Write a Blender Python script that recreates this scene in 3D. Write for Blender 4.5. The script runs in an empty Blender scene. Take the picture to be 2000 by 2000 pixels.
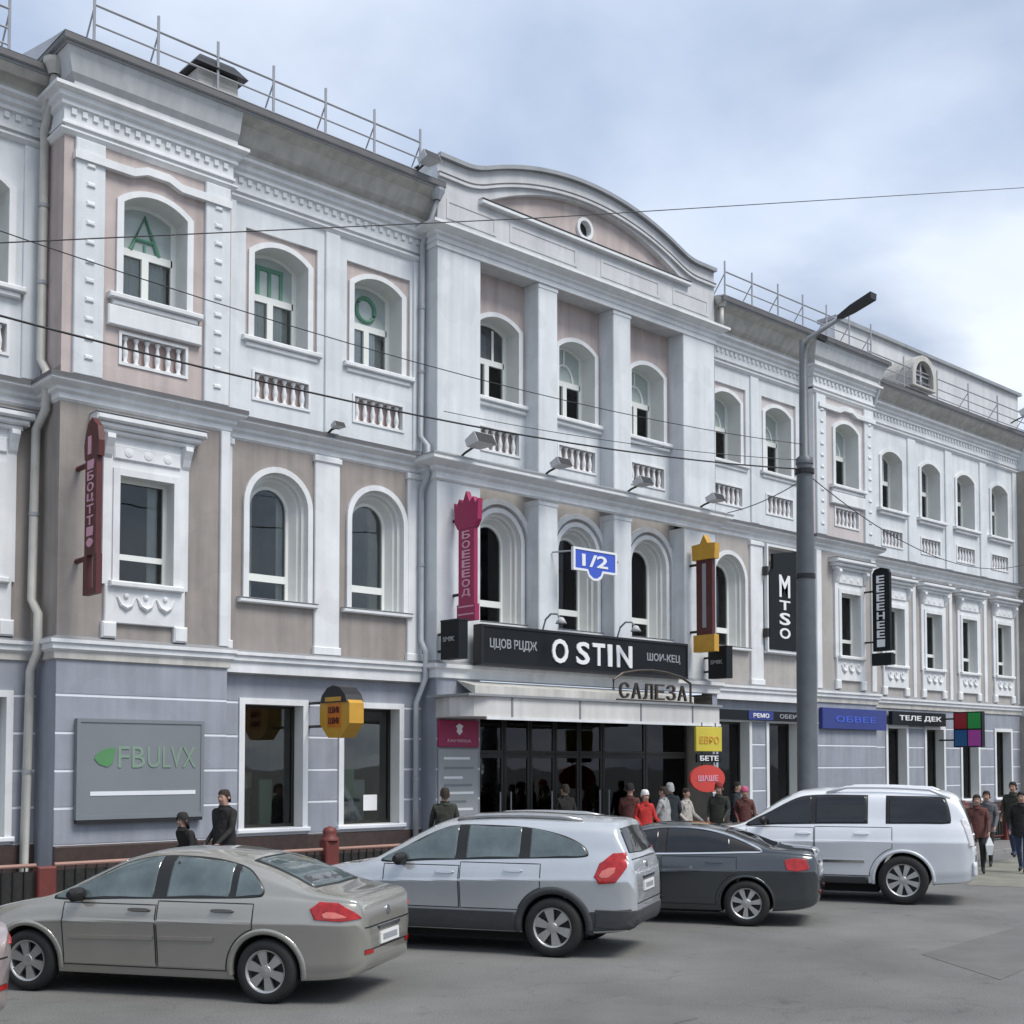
import bpy, bmesh, math, random
from mathutils import Vector, Matrix
from mathutils.bvhtree import BVHTree
from mathutils.geometry import tessellate_polygon
random.seed(7)
R = math.radians
PI = math.pi
scene = bpy.context.scene
COL = scene.collection

# ------------------------------------------------------------------ camera
FPX, HOR, YAW, PIT = 2420.0, 1490.0, R(42.1), R(2.5)
cam_data = bpy.data.cameras.new('camera')
cam = bpy.data.objects.new('camera', cam_data)
COL.objects.link(cam)
cam.location = (0, -20.5, 2.35)
cam.rotation_euler = (PI/2 + PIT, 0, -YAW)
cam_data.sensor_width = 36
cam_data.lens = FPX/2000*36
cam_data.shift_y = (HOR - FPX*math.tan(PIT) - 1000)/2000
cam_data.clip_end = 3000
cam_data.clip_start = 0.05
scene.camera = cam

# ------------------------------------------------------------------ world, sun, exposure
SUN_AZ, SUN_EL = R(165), R(56)          # azimuth clockwise from +Y
w = bpy.data.worlds.new('World'); scene.world = w; w.use_nodes = True
nt = w.node_tree; nt.nodes.clear()
def N(t, **k):
    n = nt.nodes.new(t)
    for a, b in k.items(): setattr(n, a, b)
    return n
out = N('ShaderNodeOutputWorld'); bg = N('ShaderNodeBackground'); bg.inputs[1].default_value = 0.1
sky = N('ShaderNodeTexSky'); sky.sky_type = 'NISHITA'; sky.sun_disc = False
sky.sun_elevation = SUN_EL; sky.sun_rotation = SUN_AZ; sky.dust_density = 1.5; sky.ozone_density = 1.4
geo = N('ShaderNodeTexCoord')
sep = N('ShaderNodeSeparateXYZ'); nt.links.new(geo.outputs['Generated'], sep.inputs[0])
zz = N('ShaderNodeMath', operation='MAXIMUM'); nt.links.new(sep.outputs[2], zz.inputs[0]); zz.inputs[1].default_value = 0.0
za = N('ShaderNodeMath', operation='ADD'); nt.links.new(zz.outputs[0], za.inputs[0]); za.inputs[1].default_value = 0.22
dx = N('ShaderNodeMath', operation='DIVIDE'); nt.links.new(sep.outputs[0], dx.inputs[0]); nt.links.new(za.outputs[0], dx.inputs[1])
dy = N('ShaderNodeMath', operation='DIVIDE'); nt.links.new(sep.outputs[1], dy.inputs[0]); nt.links.new(za.outputs[0], dy.inputs[1])
cmb = N('ShaderNodeCombineXYZ'); nt.links.new(dx.outputs[0], cmb.inputs[0]); nt.links.new(dy.outputs[0], cmb.inputs[1])
def noise(scale, detail, rough, dist, off):
    mp = N('ShaderNodeMapping'); mp.inputs['Location'].default_value = off
    nt.links.new(cmb.outputs[0], mp.inputs[0])
    n = N('ShaderNodeTexNoise'); n.inputs['Scale'].default_value = scale; n.inputs['Detail'].default_value = detail
    n.inputs['Roughness'].default_value = rough; n.inputs['Distortion'].default_value = dist
    nt.links.new(mp.outputs[0], n.inputs['Vector']); return n
n1 = noise(1.3, 5, 0.5, 0.2, (3.1, 1.7, 0.4)); n2 = noise(2.4, 6, 0.5, 0.15, (9.2, 4.0, 2.0))
r1 = N('ShaderNodeValToRGB'); nt.links.new(n1.outputs[0], r1.inputs[0])
r1.color_ramp.elements[0].position = 0.36; r1.color_ramp.elements[0].color = (0.45, 0.45, 0.45, 1)
r1.color_ramp.elements[1].position = 0.62; r1.color_ramp.elements[1].color = (0.95, 0.95, 0.95, 1)
r2 = N('ShaderNodeValToRGB'); nt.links.new(n2.outputs[0], r2.inputs[0])
r2.color_ramp.elements[0].position = 0.36; r2.color_ramp.elements[0].color = (3.5, 4.1, 5.2, 1)
r2.color_ramp.elements[1].position = 0.63; r2.color_ramp.elements[1].color = (7.0, 7.5, 8.3, 1)
blu = N('ShaderNodeMixRGB'); blu.inputs[0].default_value = 0.7
nt.links.new(sky.outputs[0], blu.inputs[1]); blu.inputs[2].default_value = (4.2, 5.3, 7.3, 1)
mx = N('ShaderNodeMixRGB'); nt.links.new(r1.outputs[0], mx.inputs[0]); nt.links.new(blu.outputs[0], mx.inputs[1]); nt.links.new(r2.outputs[0], mx.inputs[2])
nt.links.new(mx.outputs[0], bg.inputs[0]); nt.links.new(bg.outputs[0], out.inputs[0])

sl = bpy.data.lights.new('sun', 'SUN'); sun = bpy.data.objects.new('sun', sl); COL.objects.link(sun)
sl.energy = 2.3; sl.angle = R(24); sl.color = (1.0, 0.96, 0.90)
sdir = Vector((math.sin(SUN_AZ)*math.cos(SUN_EL), math.cos(SUN_AZ)*math.cos(SUN_EL), math.sin(SUN_EL)))
sun.rotation_euler = sdir.to_track_quat('Z', 'Y').to_euler()
sun.location = (10, -30, 40)
scene.view_settings.view_transform = 'Standard'; scene.view_settings.look = 'None'
scene.view_settings.exposure = 0.47; scene.view_settings.gamma = 1.0
scene.view_settings.use_curve_mapping = False
scene.render.engine = 'CYCLES'

# ------------------------------------------------------------------ materials
def srgb(r, g, b):
    f = lambda c: c/12.92/255 if c <= 10 else ((c/255+0.055)/1.055)**2.4
    return (f(r), f(g), f(b), 1)
def mat(name, col, rough=0.7, metal=0.0, var=0.10, vscale=1.5, bump=0.0, bscale=40, streak=0.0, coat=0.0, spec=0.5, emit=0.0, dirt=None):
    m = bpy.data.materials.new(name); m.use_nodes = True
    t = m.node_tree; b = t.nodes['Principled BSDF']
    col = tuple(col) + (1,) if len(col) == 3 else col
    b.inputs['Base Color'].default_value = col
    b.inputs['Roughness'].default_value = rough; b.inputs['Metallic'].default_value = metal
    b.inputs['Specular IOR Level'].default_value = spec
    if coat: b.inputs['Coat Weight'].default_value = coat; b.inputs['Coat Roughness'].default_value = 0.05
    if emit:
        b.inputs['Emission Color'].default_value = col; b.inputs['Emission Strength'].default_value = emit
    tc = t.nodes.new('ShaderNodeTexCoord')
    if var:
        gp = t.nodes.new('ShaderNodeNewGeometry')
        n = t.nodes.new('ShaderNodeTexNoise'); n.inputs['Scale'].default_value = vscale; n.inputs['Detail'].default_value = 7; n.inputs['Roughness'].default_value = 0.62
        t.links.new(gp.outputs['Position'], n.inputs['Vector'])
        mr = t.nodes.new('ShaderNodeMapRange'); t.links.new(n.outputs[0], mr.inputs[0])
        mr.inputs[1].default_value = 0.25; mr.inputs[2].default_value = 0.75; mr.inputs[3].default_value = 1-var; mr.inputs[4].default_value = 1+var
        last = mr.outputs[0]
        if streak:
            mp = t.nodes.new('ShaderNodeMapping'); mp.inputs['Scale'].default_value = (5, 5, 0.35)
            t.links.new(gp.outputs['Position'], mp.inputs[0])
            n3 = t.nodes.new('ShaderNodeTexNoise'); n3.inputs['Scale'].default_value = 1.0; n3.inputs['Detail'].default_value = 5
            t.links.new(mp.outputs[0], n3.inputs['Vector'])
            m3 = t.nodes.new('ShaderNodeMapRange'); t.links.new(n3.outputs[0], m3.inputs[0])
            m3.inputs[1].default_value = 0.3; m3.inputs[2].default_value = 0.7; m3.inputs[3].default_value = 1-streak; m3.inputs[4].default_value = 1+streak*0.4
            mu = t.nodes.new('ShaderNodeMath'); mu.operation = 'MULTIPLY'
            t.links.new(last, mu.inputs[0]); t.links.new(m3.outputs[0], mu.inputs[1]); last = mu.outputs[0]
        if streak and bump:
            n4 = t.nodes.new('ShaderNodeTexNoise'); n4.inputs['Scale'].default_value = 0.9; n4.inputs['Detail'].default_value = 2.0
            t.links.new(gp.outputs['Position'], n4.inputs['Vector'])
            m4 = t.nodes.new('ShaderNodeMapRange'); t.links.new(n4.outputs[0], m4.inputs[0]); m4.inputs[1].default_value = 0.55; m4.inputs[2].default_value = 0.565; m4.inputs[3].default_value = 1.0; m4.inputs[4].default_value = 0.945
            mu2 = t.nodes.new('ShaderNodeMath'); mu2.operation = 'MULTIPLY'; t.links.new(last, mu2.inputs[0]); t.links.new(m4.outputs[0], mu2.inputs[1]); last = mu2.outputs[0]
        hs = t.nodes.new('ShaderNodeHueSaturation'); hs.inputs['Color'].default_value = col
        t.links.new(last, hs.inputs['Value']); t.links.new(hs.outputs[0], b.inputs['Base Color'])
    if bump:
        n2 = t.nodes.new('ShaderNodeTexNoise'); n2.inputs['Scale'].default_value = bscale; n2.inputs['Detail'].default_value = 6
        t.links.new(tc.outputs['Object'], n2.inputs['Vector'])
        bp = t.nodes.new('ShaderNodeBump'); bp.inputs['Strength'].default_value = bump; bp.inputs['Distance'].default_value = 0.02
        t.links.new(n2.outputs[0], bp.inputs['Height']); t.links.new(bp.outputs[0], b.inputs['Normal'])
    return m

M = {}
M['white'] = mat('white_plaster', (0.655, 0.685, 0.705), 0.85, var=0.08, bump=0.25, streak=0.10)
M['white_trim'] = mat('white_trim', (0.72, 0.735, 0.745), 0.75, var=0.08, bump=0.15, streak=0.08)
M['grey_white'] = mat('greyish_plaster', (0.56, 0.57, 0.58), 0.85, var=0.08, bump=0.15, streak=0.12)
M['pink'] = mat('pale_pink_plaster', (0.49, 0.42, 0.40), 0.85, var=0.11, bump=0.25, streak=0.16)
M['pinkred'] = mat('brick_pink_plaster', (0.46, 0.36, 0.335), 0.85, var=0.12)
M['beige'] = mat('taupe_plaster', (0.31, 0.28, 0.258), 0.85, var=0.12, bump=0.25, streak=0.18)
M['beige2'] = mat('pale_taupe_plaster', (0.40, 0.375, 0.355), 0.85, var=0.08, bump=0.15, streak=0.10)
M['blue'] = mat('blue_grey_cladding', (0.295, 0.315, 0.36), 0.7, var=0.10, bump=0.12, streak=0.14)
M['joint'] = mat('pale_joint', (0.72, 0.74, 0.78), 0.8, var=0.05)
M['plinth'] = mat('dark_brown_granite', (0.055, 0.036, 0.032), 0.45, var=0.3, vscale=9)
M['soffit'] = mat('weathered_soffit', (0.50, 0.49, 0.455), 0.85, var=0.14, streak=0.2)
M['flash'] = mat('zinc_flashing', (0.30, 0.31, 0.32), 0.5, metal=0.3, var=0.15, vscale=3)
M['darkflash'] = mat('dark_flashing', (0.11, 0.11, 0.115), 0.6, var=0.2)
M['roof'] = mat('galvanised_roof', (0.42, 0.43, 0.45), 0.45, metal=0.4, var=0.15, vscale=2)
M['frame'] = mat('window_frame_paint', (0.74, 0.76, 0.73), 0.5, var=0.04)
M['reveal'] = mat('window_reveal_plaster', (0.66, 0.67, 0.65), 0.85, var=0.08)
M['glass'] = mat('dark_window_glass', (0.028, 0.032, 0.034), 0.04, var=0.8, vscale=1.1, spec=0.5, streak=0.5)
M['glass2'] = mat('curtained_window_glass', (0.10, 0.105, 0.115), 0.06, var=0.5, vscale=2.2, spec=0.6, streak=0.5)
M['glass3'] = mat('pale_upper_glass', (0.40, 0.46, 0.445), 0.10, var=0.12, vscale=2.5, spec=0.5)
M['glass4'] = mat('shop_glass', (0.026, 0.026, 0.022), 0.03, var=0.9, vscale=1.6, spec=0.4, streak=0.6)
def clear_glass(name, tint):
    m = bpy.data.materials.new(name); m.use_nodes = True; t = m.node_tree; t.nodes.clear()
    o = t.nodes.new('ShaderNodeOutputMaterial'); mx_ = t.nodes.new('ShaderNodeMixShader'); tr = t.nodes.new('ShaderNodeBsdfTransparent'); gl = t.nodes.new('ShaderNodeBsdfGlossy'); fr = t.nodes.new('ShaderNodeFresnel')
    fr.inputs['IOR'].default_value = 1.55; tr.inputs[0].default_value = tint; gl.inputs['Roughness'].default_value = 0.015
    gp = t.nodes.new('ShaderNodeNewGeometry'); ns_ = t.nodes.new('ShaderNodeTexNoise'); ns_.inputs['Scale'].default_value = 1.8; ns_.inputs['Detail'].default_value = 1.0
    t.links.new(gp.outputs['Position'], ns_.inputs['Vector']); bp = t.nodes.new('ShaderNodeBump'); bp.inputs['Strength'].default_value = 0.04; bp.inputs['Distance'].default_value = 0.05
    t.links.new(ns_.outputs[0], bp.inputs['Height']); t.links.new(bp.outputs[0], gl.inputs['Normal'])
    t.links.new(fr.outputs[0], mx_.inputs[0]); t.links.new(tr.outputs[0], mx_.inputs[1]); t.links.new(gl.outputs[0], mx_.inputs[2]); t.links.new(mx_.outputs[0], o.inputs[0])
    return m
M['clear'] = clear_glass('clear_window_glass', (0.88, 0.91, 0.89, 1)); M['clearshop'] = clear_glass('clear_shop_glass', (0.88, 0.91, 0.88, 1))
M['room'] = mat('interior_plaster', (0.30, 0.28, 0.25), 0.9, var=0.2, vscale=1.5)
M['curtain'] = mat('sheer_curtain', (0.62, 0.63, 0.63), 0.9, var=0.15, vscale=4)
M['curtain2'] = mat('beige_curtain', (0.30, 0.26, 0.20), 0.9, var=0.2, vscale=4)
M['blind'] = mat('white_blind_glass', (0.52, 0.57, 0.62), 0.2, var=0.05)
M['green'] = mat('green_muntin', (0.10, 0.25, 0.17), 0.6, var=0.1)
M['pipe'] = mat('cream_downpipe', (0.50, 0.49, 0.45), 0.5, var=0.12, vscale=4)
M['pipe2'] = mat('grey_downpipe', (0.40, 0.42, 0.45), 0.5, var=0.12, vscale=4)
M['steel'] = mat('painted_steel', (0.34, 0.35, 0.37), 0.45, metal=0.3, var=0.12)
M['pole'] = mat('grey_steel_pole', (0.105, 0.115, 0.125), 0.5, metal=0.2, var=0.15, vscale=3)
M['black'] = mat('black_plastic', (0.015, 0.015, 0.016), 0.45, var=0.2, vscale=6)
M['blackmetal'] = mat('black_metal', (0.02, 0.02, 0.022), 0.4, metal=0.3, var=0.1)
M['asphalt'] = mat('asphalt', (0.150, 0.149, 0.142), 0.92, var=0.16, vscale=0.8, bump=0.5, bscale=90)
def detail_road(m, crack=0.5):
    t = m.node_tree; b = t.nodes['Principled BSDF']; src = b.inputs['Base Color'].links[0].from_socket
    gp = t.nodes.new('ShaderNodeNewGeometry')
    def tex(kind, sc, **kw):
        n = t.nodes.new(kind); n.inputs['Scale'].default_value = sc; t.links.new(gp.outputs['Position'], n.inputs['Vector'])
        for k_, v_ in kw.items(): n.inputs[k_].default_value = v_
        return n
    def ramp(sock, a, ca, c, cc):
        r = t.nodes.new('ShaderNodeMapRange'); t.links.new(sock, r.inputs[0]); r.inputs[1].default_value = a; r.inputs[2].default_value = c; r.inputs[3].default_value = ca; r.inputs[4].default_value = cc; return r.outputs[0]
    fine = ramp(tex('ShaderNodeTexNoise', 55, Detail=3.0).outputs[0], 0.3, 0.72, 0.7, 1.28)
    big = ramp(tex('ShaderNodeTexNoise', 0.35, Detail=4.0).outputs[0], 0.35, 0.84, 0.65, 1.12)
    blot = ramp(tex('ShaderNodeTexNoise', 2.1, Detail=5.0, Roughness=0.65).outputs[0], 0.60, 1.0, 0.74, 0.66)
    wob = tex('ShaderNodeTexNoise', 1.3, Detail=4.0); va = t.nodes.new('ShaderNodeVectorMath'); va.operation = 'MULTIPLY_ADD'; va.inputs[1].default_value = (1.1, 1.1, 0)
    t.links.new(wob.outputs['Color'], va.inputs[0]); t.links.new(gp.outputs['Position'], va.inputs[2])
    vo = t.nodes.new('ShaderNodeTexVoronoi'); vo.feature = 'DISTANCE_TO_EDGE'; vo.inputs['Scale'].default_value = 0.33; t.links.new(va.outputs[0], vo.inputs['Vector'])
    ck = ramp(vo.outputs['Distance'], 0.0, crack, 0.006, 1.0)
    last = src
    for q in (fine, big, blot, ck):
        mu = t.nodes.new('ShaderNodeMixRGB'); mu.blend_type = 'MULTIPLY'; mu.inputs[0].default_value = 1.0
        t.links.new(last, mu.inputs[1]); t.links.new(q, mu.inputs[2]); last = mu.outputs[0]
    t.links.new(last, b.inputs['Base Color'])
detail_road(M['asphalt'], 0.85)
M['paving'] = mat('pavement_slab', (0.17, 0.165, 0.155), 0.9, var=0.14, vscale=2.0, bump=0.3, bscale=60)
M['kerb'] = mat('kerb_concrete', (0.24, 0.235, 0.225), 0.9, var=0.15, vscale=3, bump=0.3)
M['fence'] = mat('red_brown_fence_paint', (0.145, 0.032, 0.026), 0.55, var=0.2, vscale=4)
M['rail'] = mat('weathered_rail', (0.33, 0.19, 0.15), 0.6, var=0.2)
M['signgrey'] = mat('grey_sign_panel', (0.19, 0.21, 0.225), 0.5, var=0.05)
M['letwhite'] = mat('white_letter', (0.78, 0.79, 0.80), 0.5, var=0.03)
M['letgrey'] = mat('grey_letter', (0.28, 0.29, 0.31), 0.5, var=0.03)
M['letgreen'] = mat('green_letter', (0.20, 0.29, 0.22), 0.5, var=0.1)
M['leaf'] = mat('bright_green_leaf', (0.09, 0.25, 0.10), 0.5, var=0.1)
M['signblack'] = mat('black_sign', (0.011, 0.014, 0.016), 0.5, var=0.2, spec=0.2)
M['palepink'] = mat('faded_pink_plaster', (0.53, 0.49, 0.48), 0.85, var=0.07, streak=0.08)
M['maroon'] = mat('maroon_sign', (0.085, 0.016, 0.016), 0.5, var=0.2, vscale=5)
M['magenta'] = mat('magenta_sign', (0.30, 0.014, 0.075), 0.45, var=0.08)
M['pinklet'] = mat('pale_pink_letter', (0.62, 0.32, 0.42), 0.5, var=0.05)
M['yellow'] = mat('amber_sign', (0.55, 0.30, 0.035), 0.45, var=0.10, vscale=4)
M['lemon'] = mat('yellow_sign', (0.58, 0.48, 0.05), 0.45, var=0.08)
M['orange'] = mat('orange_sign', (0.58, 0.17, 0.012), 0.45, var=0.08)
M['redsign'] = mat('red_sign', (0.55, 0.055, 0.04), 0.45, var=0.06)
M['bluesign'] = mat('blue_sign', (0.022, 0.038, 0.20), 0.4, var=0.08)
M['addr'] = mat('address_blue', (0.045, 0.10, 0.52), 0.4, var=0.04)
M['bronze'] = mat('bronze_letter', (0.075, 0.06, 0.05), 0.45, metal=0.5, var=0.2)
M['canopy'] = mat('canopy_panel', (0.60, 0.59, 0.57), 0.5, var=0.08, streak=0.12)
M['doorframe'] = mat('dark_door_frame', (0.035, 0.034, 0.032), 0.4, metal=0.4, var=0.1)
M['stoneboard'] = mat('grey_notice_board', (0.33, 0.345, 0.35), 0.6, var=0.08)
M['skin'] = mat('skin', (0.44, 0.27, 0.20), 0.6, var=0.05)

# ------------------------------------------------------------------ mesh builder
class MB:
    def __init__(s): s.v = []; s.f = []; s.m = []
    def add(s, vs, fs, mi=0):
        o = len(s.v); s.v += [tuple(p) for p in vs]
        for f in fs: s.f.append(tuple(i+o for i in f)); s.m.append(mi)
        return s
    def box(s, x0, x1, y0, y1, z0, z1, mi=0):
        vs = [(x0,y0,z0),(x1,y0,z0),(x1,y1,z0),(x0,y1,z0),(x0,y0,z1),(x1,y0,z1),(x1,y1,z1),(x0,y1,z1)]
        return s.add(vs, [(0,3,2,1),(4,5,6,7),(0,1,5,4),(1,2,6,5),(2,3,7,6),(3,0,4,7)], mi)
    def chbox(s, x0, x1, y0, y1, z0, z1, c=0.01, mi=0):     # box with the front (-y) edges chamfered
        A = [(x0,y1,z0),(x1,y1,z0),(x1,y1,z1),(x0,y1,z1)]; B = [(x0,y0+c,z0),(x1,y0+c,z0),(x1,y0+c,z1),(x0,y0+c,z1)]
        Cc = [(x0+c,y0,z0+c),(x1-c,y0,z0+c),(x1-c,y0,z1-c),(x0+c,y0,z1-c)]
        fs = [(8,9,10,11),(3,2,1,0)]
        for k in range(4):
            n = (k+1) % 4
            fs += [(k, n, n+4, k+4), (k+4, n+4, n+8, k+8)]
        return s.add(A+B+Cc, fs, mi)
    def prism(s, poly, y0, y1, mi=0):                        # poly in (x,z), counter-clockwise seen from -y
        n = len(poly)
        vs = [(x, y0, z) for x, z in poly] + [(x, y1, z) for x, z in poly]
        fs = [tuple(range(n)), tuple(range(2*n-1, n-1, -1))] + [(k, k+n, (k+1) % n+n, (k+1) % n) for k in range(n)]
        return s.add(vs, fs, mi)
    def ring(s, o, i, y0, y1, mi=0, back=False):             # frame between two outlines of equal length
        n = len(o)
        vs = [(x,y0,z) for x,z in o]+[(x,y0,z) for x,z in i]+[(x,y1,z) for x,z in o]+[(x,y1,z) for x,z in i]
        fs = []
        for k in range(n):
            q = (k+1) % n
            fs += [(k,q,n+q,n+k),(q,k,2*n+k,2*n+q),(n+k,n+q,3*n+q,3*n+k)]
            if back: fs.append((2*n+q,2*n+k,3*n+k,3*n+q))
        return s.add(vs, fs, mi)
    def loft(s, a, b, mi=0):                                 # a, b: closed 3D loops
        n = len(a)
        return s.add(list(a)+list(b), [(k,(k+1)%n,(k+1)%n+n,k+n) for k in range(n)], mi)
    def open_loft(s, a, b, mi=0):
        n = len(a)
        return s.add(list(a)+list(b), [(k,k+1,k+1+n,k+n) for k in range(n-1)], mi)
    def tube(s, path, r, n=8, mi=0, cap=True):
        P = [Vector(p) for p in path]; rr = r if isinstance(r, (list, tuple)) else [r]*len(P)
        rings = []; up = None
        for k, p in enumerate(P):
            d = (P[min(k+1,len(P)-1)] - P[max(k-1,0)]).normalized()
            a = Vector((0,0,1)) if abs(d.z) < 0.9 else Vector((1,0,0))
            u = d.cross(a).normalized(); v = d.cross(u)
            rings.append([p + (u*math.cos(2*PI*j/n) + v*math.sin(2*PI*j/n))*rr[k] for j in range(n)])
        o = len(s.v); vs = [q for g in rings for q in g]; fs = []
        for k in range(len(P)-1):
            for j in range(n):
                fs.append((k*n+j, (k+1)*n+j, (k+1)*n+(j+1)%n, k*n+(j+1)%n))
        if cap: fs += [tuple(range(n)), tuple(reversed(range((len(P)-1)*n, len(P)*n)))]
        return s.add(vs, fs, mi)
    def lathe(s, prof, n=16, c=(0,0,0), axis='z', mi=0):
        vs = []; fs = []
        for r, h in prof:
            for j in range(n):
                a = 2*PI*j/n
                if axis == 'z': vs.append((c[0]+r*math.cos(a), c[1]+r*math.sin(a), c[2]+h))
                else: vs.append((c[0]+r*math.cos(a), c[1]+h, c[2]+r*math.sin(a)))
        for k in range(len(prof)-1):
            for j in range(n):
                q = (j+1) % n
                f = (k*n+j, k*n+q, (k+1)*n+q, (k+1)*n+j)
                fs.append(f if axis == 'z' else tuple(reversed(f)))
        return s.add(vs, fs, mi)
    def build(s, name, mats, parent=None, smooth=False, recalc=False):
        me = bpy.data.meshes.new(name); me.from_pydata(s.v, [], s.f)
        if not isinstance(mats, (list, tuple)): mats = [mats]
        for m_ in mats: me.materials.append(m_)
        if len(mats) > 1: me.polygons.foreach_set('material_index', s.m)
        if smooth: me.polygons.foreach_set('use_smooth', [True]*len(me.polygons))
        if recalc:
            b = bmesh.new(); b.from_mesh(me); bmesh.ops.recalc_face_normals(b, faces=b.faces); b.to_mesh(me); b.free()
        me.update()
        return link(name, me, parent)
def link(name, me, parent=None):
    o = bpy.data.objects.new(name, me); COL.objects.link(o)
    if parent is not None: adopt(o, parent)
    return o
ROOTLOC = {}
def adopt(o, parent):
    o.parent = parent
    if parent.name in ROOTLOC: o.matrix_parent_inverse = Matrix.Translation(-ROOTLOC[parent.name])
def thing(name, label, cat, loc=(0,0,0), rz=0.0, group=None, keepworld=False):
    o = bpy.data.objects.new(name, None); COL.objects.link(o); o.location = loc; o.rotation_euler = (0,0,rz)
    o.empty_display_size = 0.3
    tag(o, label, cat, group)
    if keepworld: ROOTLOC[o.name] = Vector(loc)
    return o
def tag(o, label, cat, group=None):
    o['label'] = label; o['category'] = cat
    if group: o['group'] = group
    return o
def copy_tree(o, parent, loc=None):
    c = o.copy(); COL.objects.link(c)
    if parent is not None: adopt(c, parent)
    if loc is not None: c.location = loc
    for ch in list(o.children): copy_tree(ch, c)
    return c
def sheet(mb, outer, holes, y, mi=0):
    loops = [[Vector((x, z, 0)) for x, z in outer]] + [[Vector((x, z, 0)) for x, z in h] for h in holes]
    flat = [p for l in loops for p in l]
    tris = tessellate_polygon(loops)
    vs = [(p.x, y, p.y) for p in flat]; fs = []
    for t in tris:
        a, b, c = (flat[i] for i in t)
        if (b-a).cross(c-a).z < 0: t = (t[0], t[2], t[1])
        if abs((b-a).cross(c-a).z) > 1e-9: fs.append(tuple(t))
    return mb.add(vs, fs, mi)
def rect(x0, x1, z0, z1): return [(x0,z0),(x1,z0),(x1,z1),(x0,z1)]
def arch(cx, w, z0, zs, rise, n=14):
    h = w/2; Rr = (h*h+rise*rise)/(2*rise); a0 = math.asin(min(1, h/Rr)); c = zs+rise-Rr
    if rise >= h-1e-6: a0 = PI/2
    pts = [(cx-h, z0), (cx+h, z0)]
    for k in range(n+1):
        a = a0 - 2*a0*k/n
        pts.append((cx+Rr*math.sin(a), c+Rr*math.cos(a)))
    return pts
def sweep(path, prof, segs, name, mats, parent, mis=None, caps=True):
    n = len(path); offs = []
    nn = []
    for k in range(n-1):
        d = Vector((path[k+1][0]-path[k][0], path[k+1][1]-path[k][1])).normalized(); nn.append(Vector((d.y, -d.x)))
    for k in range(n):
        if k == 0: offs.append(nn[0])
        elif k == n-1: offs.append(nn[-1])
        else: offs.append((nn[k-1]+nn[k])/(1+nn[k-1].dot(nn[k])))
    res = []
    for k in segs:
        mb = MB()
        A = [(path[k][0]+offs[k].x*p, path[k][1]+offs[k].y*p, z) for p, z in prof]
        B = [(path[k+1][0]+offs[k+1].x*p, path[k+1][1]+offs[k+1].y*p, z) for p, z in prof]
        for j in range(len(prof)-1):
            mb.add([A[j], B[j], B[j+1], A[j+1]], [(0,1,2,3)], (mis[j] if mis else 0))
        if caps:
            mb.add(A, [tuple(reversed(range(len(A))))]); mb.add(B, [tuple(range(len(B)))])
        res.append(mb.build(name, mats, parent))
    return res
def text_mesh(s, ext=0.012, font_bold=False):
    cu = bpy.data.curves.new('lettering', 'FONT'); cu.body = s; cu.extrude = ext; cu.resolution_u = 3
    if font_bold: cu.offset = 0.02
    o = bpy.data.objects.new('lettering', cu); COL.objects.link(o)
    dg = bpy.context.evaluated_depsgraph_get(); dg.update()
    me = bpy.data.meshes.new_from_object(o.evaluated_get(dg))
    bpy.data.objects.remove(o); bpy.data.curves.remove(cu)
    return me
def fit_text(s, a0, a1, z0, z1, pos, material, parent, plane='xz', bold=False, ext=0.012, rot=0, name='lettering'):
    me = text_mesh(s, ext, bold)
    me.materials.clear(); me.materials.append(material)
    P = [v.co.copy() for v in me.vertices]
    if rot: P = [Vector((p.y, -p.x, p.z)) if rot < 0 else Vector((-p.y, p.x, p.z)) for p in P]
    lx, hx = min(p.x for p in P), max(p.x for p in P); ly, hy = min(p.y for p in P), max(p.y for p in P)
    for v, p in zip(me.vertices, P):
        a = a0 + (p.x-lx)/(hx-lx)*(a1-a0); z = z0 + (p.y-ly)/max(1e-6, hy-ly)*(z1-z0); d = p.z
        v.co = (a, pos-d, z) if plane == 'xz' else (pos-d, a, z)
    me.update(); me.polygons.foreach_set('material_index', [0]*len(me.polygons))
    return link(name, me, parent)

# ================================================================== GROUND
def struct(o): o['kind'] = 'structure'; return o
KY = -5.2
mb = MB(); mb.add([(-400,-400,0),(500,-400,0),(500,KY,0),(-400,KY,0)], [(0,1,2,3)])
road = struct(mb.build('road', M['asphalt']))
mb = MB(); mb.add([(-400,-0.6,0.10),(500,-0.6,0.10),(500,500,0.10),(-400,500,0.10)], [(0,1,2,3)])
struct(mb.build('ground', M['paving']))
mb = MB(); mb.add([(-60,KY+0.16,0.114),(120,KY+0.16,0.114),(120,1.2,0.114),(-60,1.2,0.114)], [(0,1,2,3)])
pave = struct(mb.build('pavement', M['paving']))
mb = MB(); mb.box(0, 0.99, KY, KY+0.16, -0.05, 0.12); k0 = mb.build('kerb_stone', M['kerb'], pave); k0.location = (-6, 0, 0)
for k in range(1, 56):
    c = k0.copy(); COL.objects.link(c); c.location = (-6+k, 0, random.uniform(-0.006, 0.004))
# slabs of the pavement that can be told apart
sm = MB(); sm.add([(0.008,0.008,0),(0.992,0.008,0),(0.992,0.992,0),(0.008,0.992,0),(0,0,-0.012),(1,0,-0.012),(1,1,-0.012),(0,1,-0.012)], [(0,1,2,3),(4,5,1,0),(5,6,2,1),(6,7,3,2),(7,4,0,3)])
sl0 = sm.build('paving_slab', M['paving'], pave); sl0.location = (0, -5.02, 0.13)
for i in range(0, 44):
    for j in range(5):
        if i == 0 and j == 0: continue
        if (i*5+j) > 218: break
        c = sl0.copy(); COL.objects.link(c); c.location = (i, -5.02+j, 0.13+random.uniform(-0.003, 0.003))
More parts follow.
